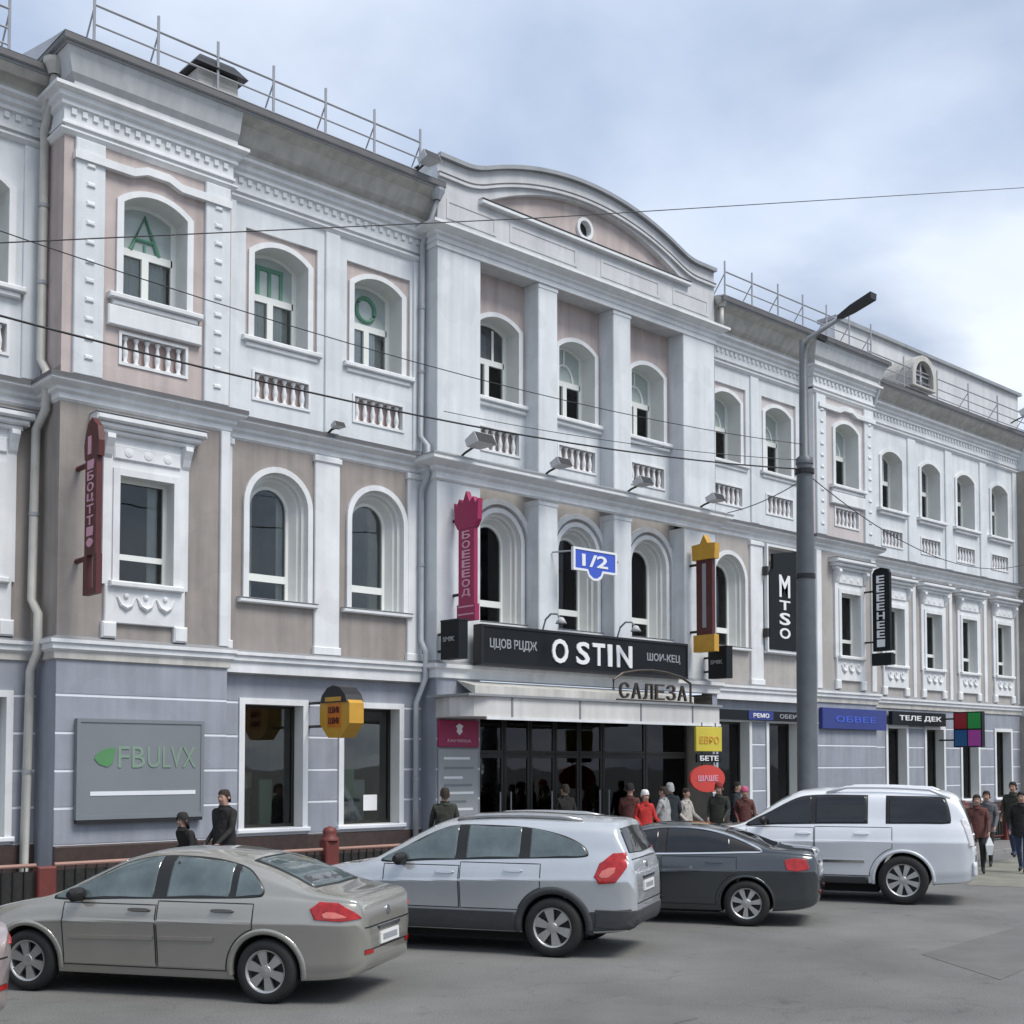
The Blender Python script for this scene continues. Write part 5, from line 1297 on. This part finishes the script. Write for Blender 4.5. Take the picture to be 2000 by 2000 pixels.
        p, n_ = K.hit(*fn(mxp, mz), 0.0)
        b = MB(); yo = p.y; s2 = c.get('mscale', 1.0)
        prof = [(0.0,0.0,0.35),(0.04,0.02,0.8),(0.10,0.10,1.0),(0.13,0.20,0.9),(0.12,0.23,0.5)]
        rings_ = []
        for kx, ky, sc_ in prof:
            rings_.append([(mxp-0.02+(-0.06+0.10*math.cos(2*PI*j/10)*0.6)*sc_*s2, yo+sg*ky*s2, mz+0.03+0.075*sc_*math.sin(2*PI*j/10)*s2) for j in range(10)])
        for a_, b2 in zip(rings_, rings_[1:]): b.loft(a_, b2)
        b.add(rings_[-1], [tuple(range(10))]); b.build('door_mirror', c.get('mirrorm', c['paint']), root, smooth=True, recalc=True)
    # windscreen and rear window
    fn = K.top()
    x0, x1, w0, w1 = c['wind']
    b = MB(); K.shell(b, [(x0,-w0),(x1,-w1),(x1+0.04,-w1*0.5),(x1+0.05,0),(x1+0.04,w1*0.5),(x1,w1),(x0,w0),(x0+0.03,0)], fn, 0.006, 0.01); b.build('windscreen', M['carglass'], root, smooth=True)
    if 'rearw' in c:
        x0, x1, w0, w1 = c['rearw']
        b = MB(); K.shell(b, [(x0,-w0),(x0-0.03,0),(x0,w0),(x1,w1),(x1,-w1)], fn, 0.004, 0.01); o_ = b.build('rear_window', M['trimblack'], root, smooth=True)
        b = MB(); K.shell(b, [(x0+0.03,-w0+0.04),(x0,0),(x0+0.03,w0-0.04),(x1-0.03,w1-0.04),(x1-0.03,-w1+0.04)], fn, 0.008, 0.01); b.build('glass', c.get('glass', M['carglass']), o_, smooth=True)
    if 'rearw_r' in c:
        pts = c['rearw_r']; b = MB(); K.shell(b, pts, K.rear(), 0.006, 0.01, step=0.04); o_ = b.build('rear_window', M['tint'], root, smooth=True)
    # lights
    for sg in (1, -1):
        for poly, ang, m_ in c['tails']:
            fnc = K.corner(sg, R(ang), (c['U'][0][0]+0.2, sg*(c['W'][4][1]), 0))
            b = MB(); K.shell(b, poly, fnc, 0.012, 0.02, step=0.025); tl = b.build('tail_light', m_, root, smooth=True)
            if c.get('lens'):
                cxp = sum(p[0] for p in poly)/len(poly); czp = sum(p[1] for p in poly)/len(poly); lx, lz = c['lens']
                b = MB(); K.shell(b, [(cxp+(p[0]-cxp)*0.45+lx, czp+(p[1]-czp)*0.34+lz) for p in poly], fnc, 0.0155, 0.01, step=0.02); b.build('reversing_lens', M['redlens'], tl, smooth=True)
        b = MB(); xh, zh = c['head']; fnc = K.corner(sg, R(180-40), (c['U'][-1][0]-0.2, sg*c['W'][-4][1], 0))
        K.shell(b, smooth_poly([(-0.2,zh-0.07),(0.16,zh-0.06),(0.2,zh+0.06),(-0.1,zh+0.08)], 3), fnc, 0.01, 0.02, step=0.04); b.build('headlight', M['chrome'], root, smooth=True)
    for poly, ang, m_ in c.get('cornerclad', []):
        for sg in (1, -1):
            b = MB(); K.shell(b, poly, K.corner(sg, R(ang), (c['U'][0][0]+0.2, sg*c['W'][4][1], 0)), 0.016, 0.02, step=0.05); b.build('corner_cladding', m_, root, smooth=True)
    # rear: plate, bumper, boot line
    fr = K.rear()
    zpl = c['plate']
    b = MB(); K.shell(b, [(-0.26,zpl-0.06),(0.26,zpl-0.06),(0.26,zpl+0.06),(-0.26,zpl+0.06)], fr, 0.012, 0.012); pl_ = b.build('number_plate', M['plate'], root)
    b = MB(); K.shell(b, [(-0.2,zpl-0.03),(0.2,zpl-0.03),(0.2,zpl+0.03),(-0.2,zpl+0.03)], fr, 0.0135, 0.002); b.build('plate_print', M['letgrey'], pl_)
    b = MB(); zb = zpl+c.get('badge', 0.26); K.shell(b, [(0.055*math.cos(2*PI*q/12), zb+0.045*math.sin(2*PI*q/12)) for q in range(12)], fr, 0.012, 0.012, step=0.02); b.build('badge', M['badge'], root, smooth=True)
    b = MB(); K.strip(b, [(-0.3, zpl+0.11), (0.3, zpl+0.11)], 0.03, fr, 0.014, 0.014); b.build('boot_strip', M['chrome'], root, recalc=True)
    for sg in (1, -1):
        b = MB(); K.strip(b, [(sg*0.45, c['U'][0][1]-0.08), (sg*0.62, c['U'][0][1]-0.08)], 0.04, fr, 0.008, 0.01); b.build('rear_reflector', M['taillight'], root, recalc=True)
    for zg in c.get('rearlines', []):
        b = MB(); K.strip(b, [(-0.62, zg), (0.62, zg)], 0.014, fr, 0.003, 0.006); b.build('panel_gap', M['trimblack'], root, recalc=True)
    for poly, off_, m_ in c.get('rearclad', []):
        b = MB(); K.shell(b, poly, fr, off_, 0.02, step=0.06); b.build('rear_bumper', m_, root, smooth=True)
    b = MB(); ze = c['L'][0][1]-0.11; b.tube([(c['U'][0][0]+0.6, 0.45, ze+0.02),(c['U'][0][0]+0.10, 0.45, ze)], 0.026, 10); b.build('exhaust', M['chrome'], root)
    b = MB(); b.box(0.42, WB_-0.42, -0.62, 0.62, 0.16, 0.3); b.box(-0.3, 0.3, -0.5, 0.5, 0.2, 0.34); b.build('underbody', M['under'], root)
    if c.get('rails'):
        xa, xb, yy, zz_ = c['rails']
        for sg in (1, -1):
            b = MB(); zc = lambda x: K.hit(*fn(x, sg*yy), 0)[0].z
            pts = [Vector((xa, sg*yy, zc(xa)))]+[Vector((xa+(xb-xa)*q/6, sg*yy, zc(xa+(xb-xa)*q/6)+zz_)) for q in range(1,6)]+[Vector((xb, sg*yy, zc(xb)))]
            b.tube(pts, 0.028, 8); b.build('roof_rail', c.get('railm', M['alloy']), root, smooth=True)
    if c.get('spoiler'):
        xa, wd, za_ = c['spoiler']
        b = MB(); b.add([(xa-0.16,-wd,za_-0.02),(xa-0.16,wd,za_-0.02),(xa+0.15,wd,za_+0.05),(xa+0.15,-wd,za_+0.05),(xa-0.15,-wd,za_-0.05),(xa-0.15,wd,za_-0.05),(xa+0.1,wd,za_-0.02),(xa+0.1,-wd,za_-0.02)], [(0,3,2,1),(4,5,6,7),(0,1,5,4),(1,2,6,5),(3,0,4,7)]); b.build('spoiler', c['paint'], root, recalc=True)
    return root

def door_outline(xa, xb, z0, z1, cut=None, belt=None):
    P = [(xa, z0), (xb, z0), (xb, z1), (xa, z1)]
    if cut:                                                  # rear door scooped by the wheel arch
        ra_, rr = cut; pts = []
        for k in range(9):
            a = R(2+70*k/8); pts.append((ra_*math.cos(a), rr+ra_*math.sin(a)))
        pts = [p for p in pts if z0 < p[1] < z1-0.12]
        return pts[:0]+[(pts[0][0], z0), (xb, z0), (xb, z1), (pts[-1][0], z1)]+list(reversed(pts))
    return P

beige_paint = paint('champagne_car_paint', (0.33, 0.32, 0.285), 0.4); silver_paint = paint('silver_car_paint', (0.52, 0.54, 0.56), 0.4)
dark_paint = paint('graphite_car_paint', (0.065, 0.072, 0.078)); pearl_paint = paint('pearl_car_paint', (0.74, 0.755, 0.78), 0.12, 0.28); red_paint = paint('pale_rose_car_paint', (0.52, 0.44, 0.43))

SED = dict(
    U=[(-.97,.58),(-.962,.74),(-.945,.88),(-.915,.985),(-.86,1.035),(-.6,1.075),(-.42,1.11),(-.15,1.23),(.15,1.345),(.5,1.43),(.9,1.465),(1.35,1.455),(1.66,1.395),(2.05,1.215),(2.38,1.04),(2.55,.975),(2.85,.92),(3.2,.84),(3.40,.75),(3.5,.63),(3.53,.5)],
    L=[(-.97,.44),(-.94,.34),(-.8,.26),(-.4,.22),(0,.2),(2.6,.2),(3.2,.2),(3.45,.25),(3.53,.36)],
    W=[(-.97,.52),(-.95,.64),(-.9,.735),(-.75,.815),(-.4,.868),(.3,.888),(1.5,.888),(2.5,.88),(3.0,.845),(3.3,.75),(3.47,.6),(3.53,.45)],
    B=[(-.97,.96),(-.3,1.0),(.5,.985),(1.5,.955),(2.4,.93),(3.5,.7)],
    WB=2.686, track=1.52, r=.315, ra=.365, tw=.2, spokes=6, style=(0.030,0.052), flare=(.055,.014,beige_paint), paint=beige_paint,
    dlo=[(2.40,.955),(1.6,.975),(.9,.995),(.18,1.02),(.05,1.06),(.10,1.17),(.28,1.30),(.62,1.375),(1.0,1.40),(1.40,1.385),(1.70,1.31),(2.06,1.13)],
    groups=[(-1,3)], panes=[(1.24,2.5),(.40,1.13),(.04,.365)],
    doors=[(door_outline(1.2,2.26,.30,.925),1.38,.87),(door_outline(.2,1.18,.30,.965,(.43,.315)),.46,.885)], handle=mat('dark_handle',(0.10,0.095,0.085),0.4,0.4),  # handles in a darker tone than the body paint
    strips=[([(1.22,.60),(2.18,.585)],.035,.014,beige_paint),([(.55,.61),(1.16,.602)],.035,.014,beige_paint)],
    mirror=(2.14,.985), mirrorm=M['trimblack'], wind=(1.74,2.42,.52,.62), rearw=(-.40,.30,.56,.50),
    tails=[([(-.26,.84),(-.05,.815),(.14,.83),(.16,.93),(.08,.995),(-.06,.985),(-.16,.92)],38,M['taillight'])], head=(0,.66), plate=.60, rearlines=[.74,.52], lens=(.02,-.03),
    rw=(6.46,-9.79), h=123, name='parked_car', label='champagne grey sedan with red tail lights, nearest of the parked cars')
build_car(SED)

SUV = dict(
    U=[(-1.0,.60),(-.995,.85),(-.975,1.02),(-.93,1.16),(-.86,1.34),(-.77,1.55),(-.73,1.645),(-.55,1.672),(0,1.70),(.6,1.72),(1.2,1.70),(1.5,1.645),(1.85,1.49),(2.2,1.28),(2.45,1.13),(2.6,1.085),(3.0,1.04),(3.35,.95),(3.53,.82),(3.61,.66),(3.64,.55)],
    L=[(-1,.48),(-.95,.38),(-.7,.31),(0,.27),(2.6,.27),(3.3,.28),(3.55,.33),(3.64,.42)],
    W=[(-1.0,.60),(-.985,.70),(-.93,.785),(-.8,.845),(-.45,.90),(.3,.922),(1.5,.922),(2.5,.915),(3.05,.875),(3.4,.78),(3.57,.63),(3.64,.48)],
    B=[(-1.0,1.14),(-.4,1.19),(.5,1.16),(1.5,1.11),(2.5,1.06),(3.6,.8)], tumble=.30,
    WB=2.707, track=1.58, r=.36, ra=.41, tw=.235, spokes=6, style=(0.032,0.062), flare=(.085,.022,M['cladding']), paint=silver_paint,
    dlo=[(2.30,1.10),(1.6,1.13),(.9,1.16),(.1,1.19),(-.36,1.21),(-.43,1.26),(-.33,1.37),(-.05,1.48),(.4,1.555),(1.0,1.575),(1.35,1.56),(1.62,1.475),(1.98,1.29)],
    groups=[(-1,3)], panes=[(1.26,2.4),(.42,1.16),(-.42,.33)],
    doors=[(door_outline(1.22,2.24,.56,1.075),1.40,.99),(door_outline(.2,1.20,.56,1.12,(.50,.36)),.50,1.03)],
    claddings=[([(.46,.30),(2.26,.30),(2.26,.53),(.46,.53)],.014,M['cladding']),([(-.9,.36),(-.48,.33),(-.46,.56),(-.94,.60)],.014,M['cladding'])],
    rearclad=[([(-.62,.40),(.62,.40),(.74,.58),(-.74,.58)],.014,M['cladding'])],
    cornerclad=[([(-.42,.34),(.16,.38),(.16,.59),(-.42,.575)],45,M['cladding'])],
    mirror=(2.05,1.12), mirrorm=M['trimblack'], mscale=1.15, wind=(1.66,2.36,.56,.68), rearw_r=[(-.62,1.26),(0,1.24),(.62,1.26),(.55,1.55),(0,1.57),(-.55,1.55)],
    tails=[([(-.02,.92),(.13,.90),(.17,.98),(.10,1.14),(-.06,1.26),(-.20,1.27),(-.16,1.10)],40,M['taillight'])], head=(0,.85), plate=.84, lens=(.05,-.05), rearlines=[.66,1.18],
    rails=(-.3,1.35,.56,.035), 
    rw=(10.56,-9.59), h=119, name='parked_car', label='silver crossover with dark wheel arch cladding behind the champagne sedan')
build_car(SUV)

AUD = dict(
    U=[(-1.02,.58),(-1.01,.78),(-.99,.92),(-.955,1.02),(-.88,1.075),(-.6,1.10),(-.35,1.13),(0,1.25),(.35,1.365),(.75,1.445),(1.15,1.462),(1.5,1.43),(1.85,1.31),(2.2,1.13),(2.45,1.0),(2.9,.95),(3.4,.86),(3.7,.72),(3.81,.6),(3.84,.5)],
    L=[(-1.02,.44),(-.98,.34),(-.8,.26),(-.4,.22),(0,.2),(2.7,.2),(3.4,.2),(3.75,.25),(3.84,.36)],
    W=[(-1.02,.56),(-1.0,.68),(-.94,.77),(-.78,.85),(-.4,.905),(.3,.925),(1.5,.925),(2.6,.915),(3.2,.87),(3.55,.76),(3.77,.6),(3.84,.45)],
    B=[(-1.02,.98),(-.3,1.03),(.5,1.0),(1.5,.965),(2.5,.94),(3.8,.7)], tumble=.40,
    WB=2.84, track=1.60, r=.33, ra=.375, tw=.225, spokes=7, style=(0.022,0.042), flare=(.03,.008,dark_paint), paint=dark_paint,
    dlo=[(2.25,.975),(1.6,1.0),(.9,1.02),(.1,1.05),(-.22,1.07),(-.02,1.18),(.3,1.295),(.65,1.37),(1.05,1.392),(1.4,1.37),(1.68,1.30),(2.0,1.14)],
    groups=[(-1,3)], panes=[(1.28,2.3),(.22,1.2)], chrome=True, glass=M['tint'],
    doors=[(door_outline(1.25,2.3,.30,.945),1.44,.88),(door_outline(.2,1.23,.30,.985,(.45,.33)),.46,.91)],
    strips=[([(.5,.42),(2.35,.40)],.03,.010,dark_paint)],
    mirror=(2.05,.99), wind=(1.72,2.34,.54,.66), rearw=(-.38,.34,.60,.52),
    tails=[([(-.12,.83),(.04,.80),(.14,.82),(.14,.95),(.04,.985),(-.10,.97)],38,M['taillight'])], head=(0,.68), plate=.80, rearlines=[.66],
    rw=(14.6,-9.41), h=121, name='parked_car', label='dark grey sedan with chrome window line between the silver and white cars')
build_car(AUD)

QX = dict(
    U=[(-1.13,.62),(-1.125,.92),(-1.10,1.12),(-1.04,1.36),(-.94,1.64),(-.85,1.80),(-.7,1.87),(-.3,1.90),(.5,1.93),(1.25,1.925),(1.68,1.885),(1.98,1.76),(2.42,1.47),(2.66,1.325),(2.82,1.27),(3.4,1.21),(3.75,1.09),(3.98,.92),(4.07,.75),(4.1,.6)],
    L=[(-1.13,.50),(-1.08,.42),(-.8,.36),(0,.32),(3.0,.32),(3.7,.33),(4.0,.38),(4.1,.48)],
    W=[(-1.13,.72),(-1.12,.80),(-1.06,.87),(-.9,.93),(-.5,.975),(.3,.995),(1.5,.995),(2.8,.985),(3.4,.95),(3.8,.85),(4.03,.7),(4.1,.55)],
    B=[(-1.13,1.28),(-.4,1.30),(.5,1.29),(1.5,1.27),(2.5,1.23),(4.0,.95)], tumble=.24, pow=9.0,
    WB=3.13, track=1.72, r=.405, ra=.46, tw=.26, spokes=8, style=(0.024,0.05), flare=(.05,.018,pearl_paint), paint=pearl_paint,
    dlo=[(2.62,1.275),(2.1,1.29),(1.3,1.315),(.4,1.33),(-.3,1.34),(-.68,1.345),(-.76,1.40),(-.70,1.70),(-.58,1.78),(.1,1.795),(.8,1.805),(1.42,1.80),(1.76,1.74),(2.18,1.52)],
    groups=[(.56,3),(-1,.27)], panes=[(1.48,2.9),(.58,1.44),(-.74,.24)], glass=M['tint'],
    doors=[(door_outline(1.45,2.6,.46,1.25),1.62,1.15),(door_outline(.2,1.43,.46,1.27,(.55,.405)),.66,1.16)],
    strips=[([(.62,.70),(2.5,.69)],.045,.018,M['chrome'])],
    claddings=[([(.56,.34),(2.5,.34),(2.5,.44),(.56,.44)],.03,M['cladding'])],
    mirror=(2.36,1.33), mscale=1.0, mirrorm=M['trimblack'], wind=(1.86,2.64,.62,.74), rearw_r=[(-.68,1.32),(.68,1.32),(.60,1.72),(-.60,1.72)],
    tails=[([(-.20,.98),(-.13,.98),(-.12,1.25),(-.14,1.42),(-.19,1.42)],25,M['taillight2'])], head=(0,1.0), plate=.86, rearlines=[.74],
    rearclad=[([(-.80,.50),(.80,.50),(.82,.72),(-.82,.72)],.03,pearl_paint)],
    rails=(-.75,1.25,.70,.095), railm=pearl_paint,
    rw=(18.75,-9.48), h=117, name='parked_car', label='large pearl white boxy off-roader with roof rails, farthest of the parked cars')
build_car(QX)

LFT = dict(SED); LFT.update(paint=red_paint, flare=(.055,.014,red_paint), rw=(2.17,-9.95), h=123, strips=[], label='pale rose car cut off by the left edge of the picture', spokes=7, style=(0.03,0.05),
    tails=[([(-.26,.84),(-.05,.815),(.14,.83),(.16,.93),(.08,.995),(-.06,.985),(-.16,.92)],38,M['taillight'])])
build_car(LFT)

# ================================================================== PEOPLE
def person(label, loc, face, hgt, cols, hair=None, hat=None, hood=None, stride=0.25, lean=0.0, arms=(0.15,-0.1), bag=None, bend=(0.25,0.25)):
    """local frame: facing -y, feet at z 0; cols = (jacket, trousers, shoes)"""
    s = hgt/1.75
    V = []; E_ = []; Rr = []
    def v(p, r, prev=None):
        V.append(Vector(p)*s); Rr.append(r*s if not isinstance(r, tuple) else tuple(q*s for q in r)); k = len(V)-1
        if prev is not None: E_.append((prev, k))
        return k
    ly = -lean
    pel = v((0,0,0.96), (0.155,0.12)); wai = v((0,ly*0.3,1.10), (0.15,0.115), pel); che = v((0,ly*0.7,1.30), (0.175,0.125), wai); ncb = v((0,ly,1.45), (0.10,0.085), che)
    nck = v((0,ly*1.05-0.01,1.515), 0.052, ncb); hd0 = v((0,ly*1.1-0.02,1.585), (0.068,0.082), nck); hd1 = v((0,ly*1.1-0.012,1.66), (0.078,0.098), hd0); hd2 = v((0,ly*1.1,1.725), (0.055,0.07), hd1)
    nose = v((0,ly*1.1-0.125,1.618), 0.014, hd0)
    for sg, ph, am, bd in ((1, stride, arms[0], bend[0]), (-1, -stride, arms[1], bend[1])):
        sh = v((sg*0.185, ly*0.95, 1.405), 0.072, che)
        el = v((sg*0.235, ly*0.6-am*0.5, 1.135), 0.052, sh)
        wr = v((sg*0.225, ly*0.5-am*0.7-bd*0.9, 0.905+bd*0.25), 0.036, el)
        hn = v((sg*0.22, ly*0.5-am*0.75-bd*1.15, 0.83+bd*0.35), (0.036,0.022), wr)
        for q, (fx, fl) in enumerate(((-0.028,0.07),(-0.010,0.085),(0.010,0.082),(0.028,0.066))):
            f1 = v((sg*0.22, ly*0.5-am*0.75-bd*1.25+fx, 0.79+bd*0.36), 0.0085, hn); v((sg*0.208, ly*0.5-am*0.75-bd*1.25+fx*1.1-0.01, 0.79+bd*0.36-fl*0.7), 0.007, f1)
        th = v((sg*0.195, ly*0.5-am*0.75-bd*1.2-0.035, 0.815+bd*0.36), 0.0095, hn); v((sg*0.185, ly*0.5-am*0.75-bd*1.2-0.05, 0.775+bd*0.36), 0.008, th)
        hp = v((sg*0.09, 0.0, 0.90), 0.095, pel)
        kn = v((sg*0.095, -ph*0.45-0.03, 0.50), 0.064, hp)
        an = v((sg*0.095, -ph*0.95+0.04, 0.095), 0.044, kn)
        v((sg*0.105, -ph*0.95-0.12, 0.035), (0.042,0.03), an)
    me = bpy.data.meshes.new('body'); me.from_pydata(V, E_, [])
    ob = bpy.data.objects.new('body', me); COL.objects.link(ob)
    md = ob.modifiers.new('skin', 'SKIN'); md.use_smooth_shade = True
    for k, sv in enumerate(me.skin_vertices[0].data):
        r_ = Rr[k]; sv.radius = r_ if isinstance(r_, tuple) else (r_, r_); sv.use_root = (k == 0)
    sb = ob.modifiers.new('sub', 'SUBSURF'); sb.levels = 2; sb.render_levels = 2
    dg = bpy.context.evaluated_depsgraph_get(); dg.update()
    nm = bpy.data.meshes.new_from_object(ob.evaluated_get(dg)); bpy.data.objects.remove(ob)
    for m_ in (cols[0], cols[1], cols[2], M['skin']): nm.materials.append(m_)
    mi = []
    for p in nm.polygons:
        z = p.center.z/s; x = abs(p.center.x/s)
        if z > 1.50: k = 3
        elif z > 0.90 and x < 0.21 or z > 1.0 or (x > 0.175 and z > 0.885+0.2*max(bend)): k = 0
        elif x > 0.165 and z > 0.6: k = 3
        elif z > 0.10: k = 1
        else: k = 2
        mi.append(k)
    nm.polygons.foreach_set('material_index', mi); nm.polygons.foreach_set('use_smooth', [True]*len(mi))
    root = thing('person', label, 'person', loc, face); link('body', nm, root)
    hy = (ly*1.1-0.005)*s
    # jacket hem
    b = MB(); n = 18; prof = [(0.175,0.14,1.28),(0.185,0.15,1.12),(0.20,0.165,0.97),(0.205,0.17,0.80),(0.195,0.16,0.80)]
    rings_ = [[(a*s*math.cos(2*PI*j/n), (c_*math.sin(2*PI*j/n)+ly*max(0,(z-0.96))*1.4)*s, z*s) for j in range(n)] for a, c_, z in prof]
    for a_, c_ in zip(rings_, rings_[1:]): b.loft(a_, c_)
    b.build('jacket_hem', cols[0], root, smooth=True, recalc=True)
    b = MB(); rings_ = [[(a*s*math.cos(2*PI*j/n), hy+a*1.05*s*math.sin(2*PI*j/n), z*s) for j in range(n)] for a, z in ((0.10,1.44),(0.088,1.485),(0.088,1.515),(0.078,1.515))]
    for a_, c_ in zip(rings_, rings_[1:]): b.loft(a_, c_)
    b.build('collar', cols[0], root, smooth=True, recalc=True)
    def capmesh(nm_, m_, grow, zlo_front, zlo_back, top):
        b = MB(); n = 20; L_ = 8; R_ = []
        for k in range(L_+1):
            row = []
            for j in range(n):
                a = 2*PI*j/n; fy = math.sin(a)                # -1 front, +1 back
                zl = zlo_front+(zlo_back-zlo_front)*(0.5+0.5*fy); el = k/L_*PI/2
                z = zl+(top-zl)*math.sin(el); rr = math.cos(el)**0.55 if k < L_ else 0.0
                row.append(((0.083+grow)*rr*s*math.cos(a), hy+(0.104+grow)*rr*s*fy+0.008*s, z*s))
            R_.append(row)
        for a_, c_ in zip(R_, R_[1:]): b.loft(a_, c_)
        b.build(nm_, m_, root, smooth=True, recalc=True)
    if hair: capmesh('hair', hair, 0.008, 1.705, 1.555, 1.768)
    if hat: capmesh('hat', hat, 0.016, 1.675, 1.62, 1.80)
    if hood: capmesh('hood', hood, 0.03, 1.68, 1.46, 1.80)
    eb = None
    for sg in (1, -1):
        b = MB(); b.lathe([(0.0,-0.012),(0.008,-0.008),(0.011,0)], 8, (sg*0.032*s, hy-0.098*s, 1.645*s), 'y'); b.build('eye', M['black'], root)
        b = MB(); b.lathe([(0.0,-0.02),(0.02,-0.012),(0.026,0.01),(0.0,0.015)], 8, (sg*0.083*s, hy+0.005*s, 1.63*s), 'y'); b.build('ear', M['skin'], root, smooth=True)
    b = MB(); b.box(-0.022*s, 0.022*s, hy-0.104*s, hy-0.09*s, 1.572*s, 1.582*s); b.build('mouth', mat('lips', (0.28,0.10,0.09), 0.6, var=0), root)
    return root
def cl(n, c): return mat(n, c, 0.85, var=0.35, vscale=16, bump=1.0, bscale=9)
blk = cl('black_cloth', (0.014,0.013,0.013)); drk = cl('dark_olive_cloth', (0.03,0.033,0.025)); jean = cl('blue_jeans', (0.045,0.06,0.12)); red = cl('red_coat', (0.42,0.025,0.022)); gry = cl('pale_grey_coat', (0.36,0.36,0.36)); nav = cl('navy_coat', (0.02,0.026,0.035)); pnk = cl('pink_hat', (0.55,0.10,0.20)); wht = cl('white_hat', (0.68,0.66,0.64)); mar = cl('maroon_jacket', (0.10,0.035,0.03)); brn = cl('brown_hair', (0.03,0.02,0.015)); shoe = cl('dark_shoe', (0.02,0.02,0.02)); crm = cl('cream_coat', (0.5,0.47,0.42))
person('person in black jacket walking left below the grey wall panel', (9.95,-2.6,0.13), R(-70), 1.78, (blk,blk,shoe), hair=brn, stride=0.35, arms=(0.2,-0.15))
person('stooping person in black clothes beside the walker near the grey panel', (9.35,-2.7,0.13), R(-80), 1.42, (blk,blk,shoe), hood=blk, stride=0.2, lean=0.22, bend=(0.4,0.4))
person('person in dark olive jacket standing before the notice board', (14.5,-2.6,0.13), R(150), 1.75, (drk,blk,shoe), hair=brn, stride=0.1)
person('person in red coat and white hat outside the entrance', (20.25,-2.4,0.13), R(-20), 1.60, (red,blk,shoe), hat=wht, stride=0.15, bend=(0.3,0.3))
person('person in pale grey coat standing beside the red coat', (21.1,-2.2,0.13), R(200), 1.68, (gry,blk,shoe), hair=brn, stride=0.1)
person('person in navy coat between the grey coat and the cream coat', (21.55,-2.0,0.13), R(160), 1.76, (nav,blk,shoe), hair=gry, stride=0.12)
person('person in cream coat under the red oval sign', (22.1,-2.0,0.13), R(10), 1.62, (crm,blk,shoe), hair=brn, stride=0.1)
person('person in dark olive coat and red hat under the red oval sign', (22.55,-2.6,0.13), R(-60), 1.74, (drk,blk,shoe), hat=cl('red_hat', (0.25,0.03,0.03)), stride=0.2, bend=(0.5,0.2))
person('person in maroon coat and pink hat beside the white car', (23.9,-2.3,0.13), R(-40), 1.62, (mar,blk,shoe), hat=pnk, stride=0.2)
pr = person('person in reddish brown jacket and black trousers carrying a white bag', (25.2,-7.45,0.004), R(-60), 1.66, (mar,blk,shoe), hair=brn, stride=0.3)
person('person in dark jacket and blue jeans at the right edge', (26.0,-8.05,0.004), R(-75), 1.72, (blk,jean,shoe), hair=blk, stride=0.3)
person('person in dark olive jacket walking behind the blue jeans at right edge', (28.6,-6.6,0.13), R(-80), 1.76, (drk,jean,shoe), hair=blk, stride=0.3)
person('person in dark red jacket and black hat between the grey coat and red coat', (20.75,-1.5,0.13), R(120), 1.72, (mar,blk,shoe), hat=blk, stride=0.15)
person('person in black jacket at the door left of the red coat', (19.2,-1.0,0.13), R(170), 1.74, (blk,blk,shoe), hair=brn, stride=0.2)
person('person in navy jacket behind the pink hat', (24.5,-1.6,0.13), R(30), 1.74, (nav,blk,shoe), hair=blk, stride=0.2)
person('person in grey jacket between the white carrier bag and the right edge', (27.0,-6.75,0.004), R(-70), 1.70, (cl('mid_grey_cloth', (0.10,0.10,0.11)),blk,shoe), hair=brn, stride=0.25)
# white carrier bag held between the two people at the right
t = thing('carrier_bag', 'white plastic carrier bag hanging beside the reddish brown jacket', 'bag', (25.05,-7.79,0.42), R(30))
b = MB(); b.loft([(-0.15,-0.05,0),(0.15,-0.05,0),(0.15,0.05,0),(-0.15,0.05,0)], [(-0.17,-0.08,0.2),(0.17,-0.08,0.2),(0.17,0.08,0.2),(-0.17,0.08,0.2)]); b.loft([(-0.17,-0.08,0.2),(0.17,-0.08,0.2),(0.17,0.08,0.2),(-0.17,0.08,0.2)], [(-0.12,-0.02,0.36),(0.12,-0.02,0.36),(0.12,0.02,0.36),(-0.12,0.02,0.36)]); b.add([(-0.15,-0.05,0),(0.15,-0.05,0),(0.15,0.05,0),(-0.15,0.05,0)], [(3,2,1,0)]); b.build('sack', M['letwhite'], t, recalc=True)
b = MB(); b.tube([(-0.08,0,0.35),(-0.05,0,0.44),(0,0,0.47),(0.05,0,0.44),(0.08,0,0.35)], 0.01, 5); b.build('handle', M['letwhite'], t)
